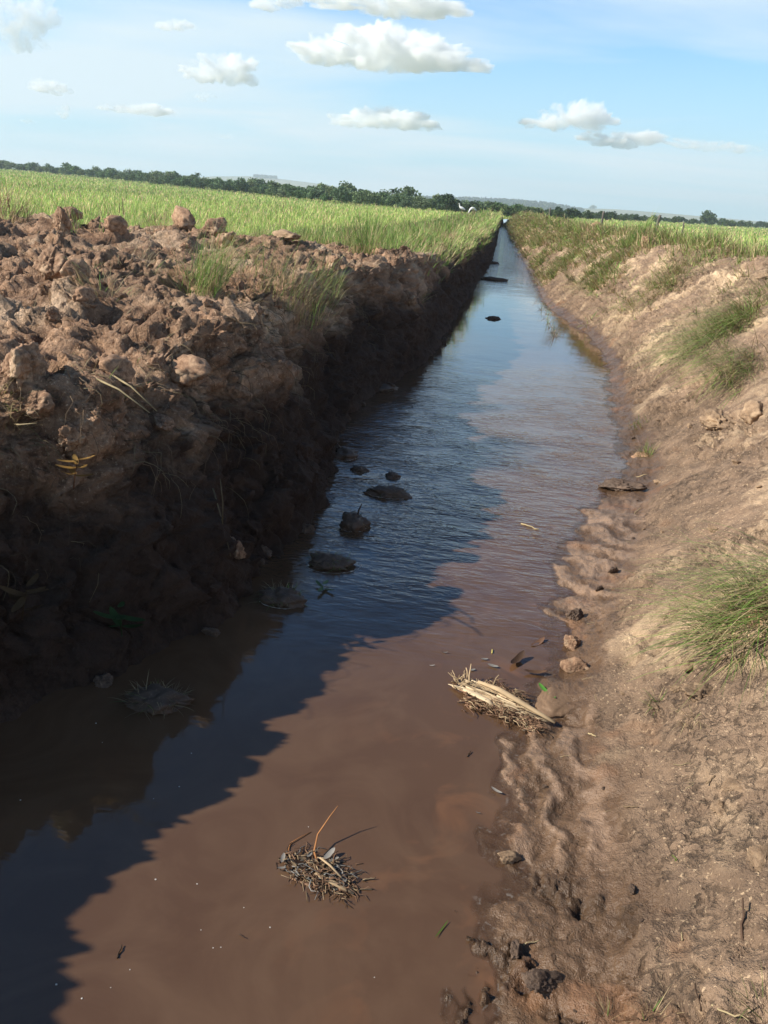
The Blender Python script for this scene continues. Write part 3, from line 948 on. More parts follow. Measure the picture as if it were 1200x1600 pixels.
# right bank
tussock('grass_tussock', hit(1125, 520, BR), 'bright green tuft bent down the right slope, larger of two side by side', TUS, 900, .85, .40, (4, 5, 2.0, .4, 1.0), 1.2, bias=math.pi + .5, lie=.95, width=.006)
tussock('grass_tussock', hit(1172, 482, BR), 'vivid green upright tuft above the larger bent one on the right slope', TUS, 320, .58, .26, (5, 6, 2, .3, .5), 1.2, bias=math.pi + .4, width=.006, lie=.7)
tussock('grass_tussock', hit(1165, 570, BR), 'olive and straw tuft lying below the bright green one on the right slope', TUS, 700, .75, .42, (2.5, 3, 4, 1, .5), 1.2, bias=math.pi + .6, lie=1.0, width=.006)
tussock('grass_tussock', hit(1200, 958, BR), 'large green and straw tussock nearest the camera on the right slope', TUS, 720, .56, .20, (3, 6, 7, .6, .3), 1.4, bias=math.pi + .15, lie=.80, width=.0055, soil=.10)
tussock('dead_tussock', hit(1050, 455, BR), 'wide grey-green mat of fallen grass halfway up the right bank', TUS, 620, .75, .62, (1.5, 2.2, 5, 1.4, .4), 1.2, bias=math.pi + .5, lie=1.0, width=.008)
tussock('grass_tussock', hit(985, 380, BR), 'dense upright green tuft on the crest of the right bank', TUS, 420, .50, .42, (5, 5, 2.0, .4, .8), .9, width=.009, lie=.1)
tussock('grass_tussock', hit(930, 440, BR), 'dark green tuft combed down towards the water on the right bank', TUS, 380, .60, .42, (4, 4, 2, .5, 1.5), 1.2, bias=math.pi + .3, lie=.65, width=.009)
tussock('grass_tussock', hit(895, 440, BR), 'yellowish matted tuft hanging down to the right waterline', TUS, 360, .60, .42, (2, 4, 5, 1, .3), 1.2, bias=math.pi + .3, lie=.7, width=.009)
tussock('grass_tussock', hit(1105, 378, BR), 'short grey-green tuft in front of the right field on the bare crest', TUS, 150, .34, .28, (2, 3, 3, 1, .6), 1.0, width=.008)
tussock('grass_tussock', hit(985, 490, BR), 'thin green wisps above the waterside on the right slope', TUS, 90, .40, .22, (4, 3, 2.2, .4, 1), 1.1, bias=math.pi + .4, lie=.5)
tussock('grass_tussock', hit(1008, 712, BR), 'round cushion of yellow-green grass on the sod at the right waterline', TUS, 130, .17, .10, (3, 5, 4, .6, .4), 1.5, soil=.13, bias=math.pi)
tussock('grass_tussock', hit(998, 665, BR), 'sparse green tuft above the round cushion at the right waterline', TUS, 50, .2, .09, (4, 4, 3, .4, .4), 1.2, bias=math.pi + .5, lie=.3)
tussock('grass_tuft', hit(1028, 1100, BR), 'small split straw tuft lying on the smooth mud of the right slope', TUS, 26, .13, .025, (1.2, 1.2, 5, 1, 0), .8, bias=math.pi, lie=.6, width=.004)
tussock('grass_tuft', hit(1016, 1590, BR), 'thin dry seedling tuft at the bottom edge on the right mud', TUS, 22, .12, .022, (.5, 1, 5, 2.5, 0), .4, width=.0028)
tussock('grass_tuft', hit(950, 1590, BR), 'single long pale green blade pair near the bottom of the right mud', TUS, 3, .14, .004, (2, 3, 2, 0, 0), .4, bias=2.2, width=.0035)
tussock('grass_tuft', hit(1185, 1580, BR), 'dry bent stalks in the bottom right corner', TUS, 16, .14, .03, (1, 2, 4, 1.4, 0), .8, bias=math.pi - .2, lie=.4, width=.003)
tussock('grass_tuft', hit(1085, 1120, BR), 'rooty straw wisp hanging from the pale clod on the right slope', TUS, 45, .13, .05, (.2, .3, 4, 4, 0), 1.2, bias=-1.9, lie=.8, width=.003)
# loose reeds standing in the water at the foot of the far right bank
for i in range(7):
    tussock('reed', (Vector(onz(849 + i * 3 + rng.normal(0, 3), 484 + i * 7)), Vector((0, 0, 1))), 'thin reed stalk standing in the water at the right edge', 'reed', 3, .36, .03, (2, 2, 3, 1, 0), .5, group='reeds at the right waterline', width=.007, leanmax=.4)

mb = MB(); n = 14000
y = 3.2 * (20 / 3.2) ** rng.random(n); x = interp(LW, y) - .45 - (spoil_w(y) + .4) * rng.random(n)
keep = fbm(np.c_[x * 1.1, y * .9, x * 0], 3, 431) > rng.uniform(-.25, .55, n)
p, nn, ok = drop(BL, x[keep], y[keep]); p = p[ok]; k = len(p)
mb.blades(p - [0, 0, .01], rng.uniform(0, 6.28, k), rng.uniform(.05, .24, k), rng.uniform(.6, 1.4, k), rng.uniform(.2, 1.0, k), np.clip(.0008 * p[:, 1], .0035, .012), pal(k, (.4, .7, 5, 4, .1)), K=4)
tag(mb.build('straw_litter', M_STRAW), kind='stuff')
# ================================================================== clods
CLODS = []
for k in range(9):
    v, f = ICO[5 if k < 6 else 4]
    q = v * np.array([1, rng.uniform(.65, .95), rng.uniform(.55, .85)])
    w_ = np.stack([fbm(q * 1.3 + k * 9, 3, 300 + k), fbm(q * 1.3 + k * 9 + 40, 3, 310 + k), fbm(q * 1.3 + k * 9 + 80, 3, 320 + k)], 1)
    pn = rng.normal(size=(15, 3)); pn /= np.linalg.norm(pn, axis=1)[:, None]; pd = rng.uniform(.62, 1.0, 15)
    dn_ = v + .14 * w_; dn_ /= np.linalg.norm(dn_, axis=1)[:, None]
    r_ = (pd[None] / np.maximum(dn_ @ pn.T, .12)).min(1)
    r_ = np.minimum(r_, 1.25)
    p1_, k1_ = plates(q * 2.2 + w_ * .3 + k * 5, 330 + k); p2_, k2_ = plates(q * 5.5 + w_ * .4 + k * 5, 340 + k)
    r_ = r_ + .13 * p1_ + .07 * p2_ + .10 * fbm(q * 2.0 + k * 3, 3, 350 + k) + .045 * fbm(q * 8 + k, 4, 360 + k, .62)
    tone_ = .7 * (k1_ - .5) + .5 * (k2_ - .5) + rng.uniform(-.3, .3)
    q = q * r_[:, None]
    CLODS.append(new_mesh('clod', q, None, f, {'wet': np.zeros(len(q)), 'rust': np.zeros(len(q)), 'shade_tint': np.zeros(len(q)), 'tone': tone_}, True, (M_CLOD,)))
_iso = sorted(range(9), key=lambda i: -min(CLODS[i].vertices[0].co.length * 0 + (np.ptp(np.array([vv.co[:] for vv in CLODS[i].vertices]), axis=0)).min() / np.ptp(np.array([vv.co[:] for vv in CLODS[i].vertices]), axis=0).max(), 9))
PALE = CLODS[_iso[0]].copy(); PALE.materials.clear(); PALE.materials.append(M_PALECLOD)
PALE2 = CLODS[_iso[1]].copy(); PALE2.materials.clear(); PALE2.materials.append(M_PALECLOD)
WETC = CLODS[0].copy(); WETC.materials.clear(); WETC.materials.append(M_WETCLOD)
WETC2 = CLODS[5].copy(); WETC2.materials.clear(); WETC2.materials.append(M_WETCLOD)


def clod(at_, size, label, group=None, me=None, sink=.25, sc=(1, 1, 1), name='earth_clod', rz=None):
    p = at_[0]
    o = link(name, me or CLODS[rng.integers(9)], loc=(p.x, p.y, p.z + size * (.5 - sink)), rot=(rng.uniform(-.4, .4), rng.uniform(-.4, .4), rng.uniform(0, 6.28) if rz is None else rz), scale=tuple(size * x for x in sc))
    return tag(o, label, 'clod', group)


clod(hit(100, 362, BL), 0.178, 'tall tan upright clod standing out on the left spoil heap', sc=(.75, .75, 1.15), sink=0)
clod(hit(108, 340, BL), 0.158, 'dark round clod behind the tall tan one near the field edge')
clod(hit(180, 333, BL), 0.172, 'dark pointed clod on the skyline of the left heap')
clod(hit(290, 326, BL), 0.277, 'biggest dark clod breaking the skyline of the left heap', sc=(1.2, .9, .9))
clod(hit(335, 330, BL), 0.198, 'squat clod just right of the biggest skyline clod')
clod(hit(500, 372, BL), 0.172, 'pale pointed clod standing at the edge of a long shadow', me=PALE, sc=(.7, .7, 1.3), sink=0)
clod(hit(448, 376, BL), 0.224, 'flat-topped pale slab of soil lying mid heap', me=PALE2, sc=(1.3, 1, .5))
clod(hit(80, 432, BL), 0.178, 'leaning tan clod casting a hollow dark shadow at the left', sc=(.9, .8, 1.25), sink=.1)
clod(hit(355, 385, BL), 0.224, 'broad clod with a sheer shaded side in the middle of the heap', sc=(1.3, .9, .9))
clod(hit(520, 420, BL), 0.198, 'ridged clod above the shaded wall beside the olive tuft', sc=(1, .8, 1))
clod(hit(290, 590, BL), 0.132, 'crumbly sunlit root clod jutting from the shaded wall', sc=(1.2, 1, .9), sink=.2)
clod(hit(245, 575, BL), 0.079, 'smooth round sunlit clod left of the crumbly root clod')
clod(hit(40, 580, BL), 0.158, 'sunlit blocky clod at the left edge on top of the shaded wall', sc=(1, .9, 1.1), sink=.35)
clod(hit(60, 640, BL), 0.106, 'straw-covered clod under the blocky one at the left edge', sink=.3)
clod(hit(115, 690, BL), 0.086, 'shaded clod half way down the wall near the orange weed')
clod(hit(365, 865, BL), 0.099, 'rounded shaded clod at the foot of the left wall near the water')
clod(hit(255, 665, BL), 0.092, 'flat shaded stone-like clod set into the left wall', sc=(1.3, .8, .5))
clod(hit(640, 470, BL), 0.145, 'sunlit clod on the dark left wall below the grassy part')
# right bank
clod(hit(1120, 668, BR), .22, 'large pale clod with an undercut shadow on the right slope', me=PALE, sc=(1.5, .9, .7), sink=.4)
clod(hit(1178, 652, BR), .16, 'pale clod at the right edge beside the large undercut one', me=PALE2, sink=.45)
clod(hit(1090, 1085, BR), .085, 'pale crumbling clod with hanging roots below the near tussock', me=PALE, sc=(1.1, 1.3, .6), sink=.42)
clod(hit(1075, 1040, BR), .05, 'small pale clod above the crumbling one', me=PALE2, sc=(1.2, 1, .6), sink=.42)
clod(hit(1010, 385, BR), .24, 'reddish clod on the right crest beside the upright green tuft')
clod(hit(935, 352, BR), .30, 'reddish heap clod in the grass near the fence post')
clod(hit(1150, 1230, BR), .05, 'cream crust of dry soil on the smooth right slope', me=PALE, sc=(.8, 1.5, .35), sink=.5)
clod(hit(1125, 1265, BR), .035, 'cream crumb below the dry crust on the right slope', me=PALE2, sc=(1, 1.3, .35), sink=.5)
clod(hit(1188, 1340, BR), .05, 'cream flake at the right edge low on the slope', me=PALE, sc=(1, 1.3, .35), sink=.5)
# at the right waterline
clod(hit(792, 1342), 0.040, 'whitish foam-crusted lump at the right waterline', me=PALE2, sc=(1.2, .8, .8), sink=.3)
clod(hit(805, 1495), .04, 'grey mud lump at the water edge low in the picture', me=WETC, sink=.1)
clod(hit(845, 1540), .05, 'dark pitted mud lump nearest the bottom of the right toe', me=WETC2, sc=(1.4, 1, .7), sink=.15)
v, f = ICO[5]
vv = v * np.array([.135, .105, .036]) * (1 + .30 * fbm(v * 1.1 + 3, 3, 421, .45))[:, None]
M_MOUND = earth('silt_mound', (0.17, 0.10, 0.055), (0.23, 0.138, 0.076), (0.30, 0.19, 0.11), (0.15, .09, .05), .003)
M_MOUND.node_tree.nodes['Principled BSDF'].inputs['Specular IOR Level'].default_value = .5
o = link('mud_mound', new_mesh('mud_mound', vv, None, f, {'wet': np.full(len(vv), .35), 'rust': np.zeros(len(vv))}, True, (M_MOUND,)), loc=onz(872, 1100, .004), rot=(0, 0, 1.1))
tag(o, 'smooth brown mud mound in the shallow water right of the driftwood', 'mud mound')
clod((Vector(onz(893, 1010)), None), .065, 'straw-mixed clod at the waterline above the driftwood', me=CLODS[3], sink=.25)
clod((Vector(onz(898, 1048)), None), .075, 'second straw-mixed clod at the waterline, closer to the green leaves', me=CLODS[6], sink=.25)
clod(hit(897, 966), .06, 'wet clod on the brink below the sand ribs', me=WETC)
clod(hit(965, 765), .13, 'dark sod lump with straw at the top of the sand ribs', me=WETC2, sc=(1.5, .8, .7))
for i in range(150):                           # the heap's smaller clods
    y_ = 3.4 * (26 / 3.4) ** (rng.random() ** .8); dd_ = rng.uniform(.45, .6 + spoil_w(y_) * 1.0)
    x_ = float(interp(LW, np.array([y_]))[0]) - dd_
    if x_ < -.75 * y_ - 1: x_ = rng.uniform(-.72 * y_, float(interp(LW, np.array([y_]))[0]) - .6)
    z_ = ground(x_, y_)
    if z_ is None or z_ < .8: continue
    clod((Vector((x_, y_, z_)), None), float(np.clip(rng.lognormal(-2.85, .45), .03, .13)), 'small brown earth clod on the sunlit top of the left spoil heap', 'clods on the left spoil heap', sink=.2)
for i in range(46):
    y_ = 2.0 * (14 / 2.0) ** rng.random(); x_ = float(interp(RTO, np.array([y_]))[0]) + rng.uniform(.0, 1.9)
    z_ = ground(x_, y_)
    clod((Vector((x_, y_, z_)), None), float(np.clip(rng.lognormal(-4.1, .5) * (.6 + .12 * y_), .005, .08)), 'crumb of dry soil on the sunlit right slope', 'crumbs on the right slope', me=(PALE if rng.random() < .5 else PALE2), sink=.35, sc=(1.2, 1, .7))
for i in range(14):
    y_ = 1.7 * (11 / 1.7) ** rng.random(); x_ = float(interp(RTO, np.array([y_]))[0]) + rng.uniform(-.22, .12)
    z_ = ground(x_, y_)
    if z_ < -.02: continue
    clod((Vector((x_, y_, z_)), None), float(np.clip(rng.lognormal(-4.3, .4) * (.7 + .08 * y_), .006, .05)), 'wet mud lump on the toe of the right bank', 'wet lumps along the right toe', me=(WETC if rng.random() < .5 else WETC2), sink=.3)
for i in range(16):
    y_ = 3.0 * (24 / 3.0) ** rng.random(); x_ = float(interp(LW, np.array([y_]))[0]) + rng.uniform(-.15, .12)
    clod((Vector((x_, y_, 0)), None), float(np.clip(rng.lognormal(-3.1, .4), .02, .08)), 'dark wet clod fallen at the foot of the shaded left wall', 'clods at the foot of the left wall', me=(WETC if rng.random() < .5 else WETC2), sink=.25)


# ================================================================== things in the water
def strand(m_, p0, p1, r0, r1, c, wob=.006, n=6, seg=5, flat=1.0):
    t = np.linspace(0, 1, n)[:, None]
    p = np.asarray(p0) * (1 - t) + np.asarray(p1) * t
    p[1:-1] += rng.normal(0, wob, (n - 2, 3)) * [1, 1, .6]
    m_.tube(p, np.linspace(r0, r1, n), seg, np.asarray(c) * rng.uniform(.8, 1.2), flat)


def flake(m_, c_, size, rz, col, asp=.4, curl=.3, tilt=0.0):
    """a curled thin leaf"""
    n = 8
    t = np.linspace(-1, 1, n)
    w_ = asp * size * np.sqrt(np.clip(1 - t ** 2 * .97, 0, 1))
    vs = []
    for s_ in (-1, 0, 1):
        vs.append(np.c_[t * size, s_ * w_, curl * size * (t ** 2) * .6 + abs(s_) * curl * w_ + tilt * t * size])
    v = np.concatenate(vs)
    ca, sa = math.cos(rz), math.sin(rz)
    v = np.c_[v[:, 0] * ca - v[:, 1] * sa, v[:, 0] * sa + v[:, 1] * ca, v[:, 2]] + np.asarray(c_)
    q = [[r_ * n + i, r_ * n + i + 1, (r_ + 1) * n + i + 1, (r_ + 1) * n + i] for r_ in (0, 1) for i in range(n - 1)]
    m_.add(v, q, None, col)


PALEWOOD = np.array([.42, .30, .175]); CREAM = np.array([.60, .46, .29]); BROWNFIB = np.array([.15, .085, .05]); DKFIB = np.array([.06, .035, .022]); GREYLEAF = np.array([.30, .28, .25]); ORANGE = np.array([.36, .16, .06])
# ---- the bundle of split stalks by the right shore
A, B_ = onz(700, 1072), onz(866, 1138)
ax = (B_ - A)[:2]; LB = float(np.linalg.norm(ax)); rz = math.atan2(ax[1], ax[0])
t = thing('driftwood_bundle', A, 'pale split plant stem with brown fibres stranded in the shallows by the right bank', 'driftwood', rz=rz)
m_ = MB()                                       # local: x along the bundle from its far left tip, y to the upper side
pp = np.array([[.24 * LB, .055, .055], [.45 * LB, .045, .062], [.7 * LB, .02, .052], [.9 * LB, .005, .04], [1.0 * LB, -.003, .034]])
m_.tube(pp, [.009, .016, .015, .012, .009], 10, PALEWOOD, .7)
m_.build('stem', M_WOOD, t)
m_ = MB()
for k in range(7):
    o_ = k * .012
    strand(m_, [.0 + .02 * k + rng.uniform(0, .05), -.005 + o_ * .5, .012], [LB * rng.uniform(.5, .95), -.045 + o_ + rng.normal(0, .008), .034], .010, .003, CREAM if k % 2 else PALEWOOD, .005, 7, 5, .5)
m_.tube([[0, .0, .012], [.12 * LB, -.008, .024], [.3 * LB, -.028, .034], [.42 * LB, -.036, .034], [.5 * LB, -.05, .02]], [.003, .011, .019, .016, .005], 8, CREAM, .35)
for k in range(46):
    f_ = rng.random(); x0 = LB * rng.uniform(.10, .5); x1 = min(LB * .97, x0 + LB * rng.uniform(.25, .55))
    ya = lambda x: (.060 - .105 * f_) * (1 - .62 * max(0, x / LB - .25)) + .006 - .035 * max(0, x / LB - .5)
    strand(m_, [x0, ya(x0), .022 + .018 * (1 - f_)], [x1, ya(x1), .024 + .016 * (1 - f_)], .0065, .0035, [CREAM, PALEWOOD, PALEWOOD * .7, BROWNFIB * 1.4][rng.choice(4, p=[.4, .35, .15, .10])], .003, 8, 5, .45)
m_.build('split_bark', M_WOOD, t)
m_ = MB()
for k in range(420):
    x0 = rng.uniform(.18, .9) * LB; y0 = rng.normal(-.050, .034) - .03 * (x0 / LB - .5)
    a = rng.normal(0, .6); l_ = rng.uniform(.02, .08)
    strand(m_, [x0, y0, rng.uniform(.0, .04)], [x0 + l_ * math.cos(a), y0 + l_ * math.sin(a), rng.uniform(.002, .035)], .0030, .0012, BROWNFIB * rng.uniform(.7, 2.2) if rng.random() < .75 else PALEWOOD, .006, 5, 4)
m_.build('fibre_mat', M_STRAW, t)
m_ = MB()
for k in range(300):
    x0 = rng.uniform(.25, .62) * LB; y0 = rng.normal(.095, .028) - .05 * (x0 / LB - .45)
    a = rng.normal(-.2, .6); l_ = rng.uniform(.02, .08)
    strand(m_, [x0, y0, rng.uniform(.0, .04)], [x0 + l_ * math.cos(a), y0 + l_ * math.sin(a), rng.uniform(.002, .035)], .0032, .0012, BROWNFIB * rng.uniform(.5, 1.8) if rng.random() < .7 else PALEWOOD * .8, .006, 5, 4)
m_.build('fibre_mat', M_STRAW, t)
m_ = MB()
for k in range(26):
    x0 = rng.uniform(.02, .22) * LB; y0 = rng.normal(.05, .02)
    strand(m_, [x0, y0, .01], [x0 + rng.normal(.0, .04), y0 + rng.uniform(-.03, .06), rng.uniform(.02, .06)], .004, .0015, PALEWOOD * rng.uniform(.4, 1.0), .004, 5, 5)
m_.build('splinter', M_WOOD, t)
for (x0, y0, x1, y1, z1) in ((.16, .05, .10, .13, .09), (.13, .06, .07, .11, .07), (.33, .10, .37, .14, .08), (.08, -.01, .20, .05, .05)):
    m_ = MB(); strand(m_, [x0 * LB, y0, .01], [x1 * LB, y1, z1], .0045, .003, PALEWOOD * .9, .003, 5, 6); m_.build('twig', M_WOOD, t)
for px, py, s_, rzz in ((770, 1042, .030, .2), (757, 1031, .020, .6), (738, 1048, .018, 1.0)):
    m_ = MB(); c_ = onz(px, py); d_ = c_ - A
    lc = [d_[0] * math.cos(rz) + d_[1] * math.sin(rz), -d_[0] * math.sin(rz) + d_[1] * math.cos(rz), .004]
    flake(m_, lc, s_, rzz, GREYLEAF, .4, .35); m_.build('curled_leaf', M_LEAF, t)

# ---- the tangle of twigs out in the water
C0 = onz(492, 1362)
t = thing('twig_tangle', C0, 'tangle of twigs, bark and curled leaves aground in the near water', 'debris', rz=-.30)
t.scale = (1.28, 1.2, .9); t.location.z = -.006
m_ = MB()
for k in range(330):
    a = rng.uniform(0, 6.28); rr_ = .105 * math.sqrt(rng.random())
    x0, y0 = rr_ * math.cos(a) * 1.15, rr_ * math.sin(a) * .5
    b_ = rng.normal(0, .8); l_ = rng.uniform(.012, .075)
    hz = .042 * max(0, 1 - (rr_ / .12) ** 2)
    strand(m_, [x0, y0, rng.uniform(0, hz + .004)], [x0 + l_ * math.cos(b_), y0 + l_ * math.sin(b_), rng.uniform(.001, hz + .008)], .0026, .001, [BROWNFIB * 1.5, DKFIB, PALEWOOD * .7, BROWNFIB, GREYLEAF * .6][rng.integers(5)] * rng.uniform(.5, 1.25), .006, 5, 4)
m_.build('twigs', M_WOOD, t)
m_ = MB()
for k in range(40):
    a = rng.uniform(0, 6.28); rr_ = .08 * math.sqrt(rng.random())
    flake(m_, [rr_ * math.cos(a), rr_ * math.sin(a) * .5, rng.uniform(.005, .036)], rng.uniform(.006, .016), rng.uniform(0, 6.28), [BROWNFIB, PALEWOOD * .8, GREYLEAF, DKFIB][rng.integers(4)], .5, .4, rng.normal(0, .4))
m_.build('leaf_litter', M_LEAF, t)
m_ = MB(); m_.tube([[.0, .02, .02], [-.03, .05, .035], [-.045, .10, .06], [-.035, .16, .10], [-.025, .19, .13]], [.0035, .003, .0025, .002, .0012], 6, ORANGE); m_.build('bent_stalk', M_WOOD, t)
m_ = MB(); m_.tube([[-.10, .01, .0], [-.115, .06, .012], [-.10, .10, .012], [-.085, .135, .008]], [.0015, .002, .0015, .001], 5, ORANGE * .8); m_.build('rootlet', M_WOOD, t)
m_ = MB(); m_.tube([[.0, .03, .045], [.04, .015, .05], [.085, .0, .036]], [.0035, .0035, .003], 7, PALEWOOD * 1.1); m_.build('stick', M_WOOD, t)
m_ = MB(); m_.tube([[.01, -.02, .03], [.07, -.022, .026], [.135, -.02, .014]], [.006, .009, .007], 7, PALEWOOD * .8, .45); m_.build('bark_strip', M_WOOD, t)
m_ = MB(); m_.tube([[-.05, -.055, .006], [.0, -.055, .01], [.06, -.048, .006]], [.004, .005, .003], 6, BROWNFIB * 1.5, .5); m_.build('bark_strip', M_WOOD, t)
for x0, y0, s_, r_, tl in ((.01, .070, .024, 1.3, .35), (.032, .060, .015, .9, .2), (-.10, -.012, .018, 1.9, .1), (-.085, -.045, .012, .5, .1), (.06, .03, .024, -.6, .15), (.085, .012, .024, -.9, .1)):
    m_ = MB(); flake(m_, [x0, y0, .02], s_, r_, GREYLEAF * rng.uniform(.7, 1.3), .35, .6, tl); m_.build('curled_leaf', M_LEAF, t)

# ---- clods and weed clumps in the stream


def stream_clump(px, py, size, label, grass=60, sc=(1.3, 1, .5), green=0.0, foam=True, rz=0.0):
    p = onz(px, py)
    sc = (sc[0], sc[1], sc[2] * 1.05); grass = grass and grass + 60
    t = thing('stream_clump', p, label, 'clump', rz=rz)
    v, f = ICO[4]
    vv = v * np.array(sc) * size * (1 + .42 * fbm(v * 1.3 + px, 3, 401, .6) + .30 * (.5 - np.abs(fbm(v * 2.8 + px, 4, 402, .62))) + .12 * fbm(v * 9, 3, 403))[:, None] + [0, 0, size * .04]
    link('soil', new_mesh('soil', vv, None, f, {'wet': np.zeros(len(vv)), 'rust': np.zeros(len(vv)), 'shade_tint': np.zeros(len(vv))}, True, (M_WETCLOD,)), t)
    if grass:
        m_ = MB(); a = rng.uniform(0, 6.28, grass); rr_ = np.sqrt(rng.random(grass)) * size
        base = np.c_[np.cos(a) * rr_ * sc[0], np.sin(a) * rr_ * sc[1], size * sc[2] * (1 - (rr_ / size) ** 2) * .8]
        m_.blades(base, a + rng.normal(0, .8, grass), size * rng.uniform(.3, 1.3, grass), rng.uniform(.7, 1.5, grass), rng.uniform(.2, 1.2, grass), np.full(grass, .004), pal(grass, (green, green, 1.0, 3, .5)), K=4)
        m_.build('dead_grass', M_STRAW, t)
    if foam:
        m_ = MB()
        aa = np.linspace(-2.7, .5, 40); r_ = size * (1.15 + .09 * np.cumsum(rng.normal(0, .35, 40)))
        m_.tube(np.c_[np.cos(aa) * r_ * sc[0], np.sin(aa) * r_ * sc[1], np.full(40, .0015)], np.clip(size * .03 * rng.lognormal(-.7, .7, 40), .001, .012), 5, (1, 1, 1), .35)
        m_.build('foam_line', M_FOAM, t)
    return t


stream_clump(607, 772, 0.115, 'flat dark clod with a foam wake in the middle of the shaded water', 60, (1.35, .8, .42))
stream_clump(613, 745, 0.055, 'small dark clod just upstream of the flat one', 0, (1, 1, .6))
o = stream_clump(552, 822, 0.100, 'pointed clod with an upright twig and foam in the shaded water', 14, (1.0, 1.1, .8))
m_ = MB(); m_.tube([[.02, .02, .05], [.03, .03, .12], [.05, .04, .17]], [.009, .007, .004], 6, DKFIB); m_.build('twig', M_WOOD, o)
stream_clump(515, 882, 0.100, 'dark grassy clump below the pointed clod in the shaded water', 110, (1.35, .9, .5), .5)
stream_clump(440, 938, 0.100, 'dark weedy clump with a long foam line near the left wall', 90, (1.2, .9, .55), .5)
stream_clump(245, 1098, 0.100, 'tangled dry straw clump half sunk in the deepest shade', 120, (1.3, .8, .45), .1, False)
stream_clump(772, 438, 0.250, 'long low mud bar with foam far up the stream', 20, (1.5, 1.1, .32))
stream_clump(770, 498, 0.100, 'tiny dark lump alone in the bright far water', 0, (1.5, .8, .4), 0, False)
stream_clump(770, 412, 0.170, 'dark mud spit at the left wall beyond the long bar', 0, (1.4, 1.0, .4), 0, False)
stream_clump(562, 735, 0.060, 'small clod close under the left wall in rippled water', 0, (1.2, .9, .5))
stream_clump(541, 712, 0.100, 'foam-edged clod against the corner of the left wall', 0, (1.0, 1.2, .5))
stream_clump(590, 606, 0.140, 'pale foamy ledge at the left wall foot in the far shade', 0, (1.5, 1.2, .3))


def water_bit(name, label, cat, px, py, L, rz, col, r=.003, kind='twig', group=None, z=.003):
    m_ = MB()
    if kind == 'twig': strand(m_, [-L / 2, 0, 0], [L / 2, 0, .004], r, r * .6, col, L * .03, 6, 6)
    elif kind == 'leaf': flake(m_, [0, 0, 0], L / 2, 0, col, rng.uniform(.16, .3), rng.uniform(.3, .8), rng.uniform(.0, .12))
    else: flake(m_, [0, 0, 0], L / 2, 0, col, .06, .15)
    p = onz(px, py, z)
    o = m_.build(name, M_LEAF if kind != 'twig' else M_WOOD); o.location = p; o.rotation_euler = (0, 0, rz)
    return tag(o, label, cat, group)


water_bit('floating_leaf', 'green grass blade floating in the near brown water', 'leaf', 690, 1452, .085, 1.1, GREEN * .8, kind='blade', z=.004)
water_bit('twig', 'short dark forked twig in the near water left of the tangle', 'twig', 187, 1487, .045, 1.7, DKFIB, .003)
water_bit('twig', 'tiny dark twig floating below the tangle', 'twig', 378, 1463, .025, -.5, DKFIB, .0022)
water_bit('straw', 'pale straw floating in the sunlit ripples', 'straw', 828, 823, .16, -.55, STRAWC * 1.1, .006)
water_bit('straw', 'short yellow straw floating above the driftwood', 'straw', 769, 1018, .035, 1.5, np.array([.5, .42, .12]), .004)
water_bit('dead_leaf', 'long dark folded leaf poking from the water behind the driftwood', 'leaf', 808, 1033, .14, 1.05, DKFIB * 1.4, kind='leaf', z=.006)
water_bit('dead_leaf', 'broad curled dark leaf at the right end of the fibres', 'leaf', 836, 1052, .12, .15, BROWNFIB, kind='leaf', z=.004)
water_bit('dead_leaf', 'brown leaf aground in the shallow bay above the green leaves', 'leaf', 840, 1006, .12, .9, np.array([.22, .12, .075]), kind='leaf', z=-.004)
water_bit('dead_leaf', 'grey leaf scrap at the lower right of the driftwood', 'leaf', 776, 1236, .055, -.6, GREYLEAF * 1.3, kind='leaf', z=.006)
water_bit('dead_leaf', 'small dark leaf scrap below the grey one', 'leaf', 747, 1270, .022, -.3, GREYLEAF * .6, kind='leaf')
water_bit('dead_leaf', 'pale leaf scrap floating left of the driftwood tip', 'leaf', 675, 1040, .03, .2, GREYLEAF * 1.7, kind='leaf')
water_bit('dead_leaf', 'dull leaf scrap floating above the pale one', 'leaf', 695, 1020, .035, .1, GREYLEAF * .8, kind='leaf')
water_bit('twig', 'dark stick end right of the twig tangle', 'twig', 577, 1374, .05, .35, PALEWOOD * .6, .003)
water_bit('twig', 'thin dark twig floating off the near edge of the driftwood', 'twig', 733, 1178, .04, 1.2, DKFIB, .003)
for px, py in ((308, 1381), (381, 1418), (314, 1453), (345, 1480), (333, 1481), (173, 1543), (88, 1538), (482, 1292), (422, 1449), (585, 1527), (243, 1374), (203, 1515), (545, 1380), (128, 1560), (150, 1130), (280, 1229), (240, 1248), (299, 1177), (32, 1250), (160, 1160)):
    v, f = ICO[2]
    s_ = rng.uniform(.0014, .0030)
    v = v * [1.2, 1, .5] * (1 + .25 * fbm(v * 2 + px, 2, 411))[:, None]
    o = link('foam_fleck', new_mesh('foam_fleck', v, None, f, None, True, (M_FOAM,)), loc=onz(px, py, .001), scale=s_)
    tag(o, 'small white foam fleck floating on the near brown water', 'foam', 'foam flecks on the near water')

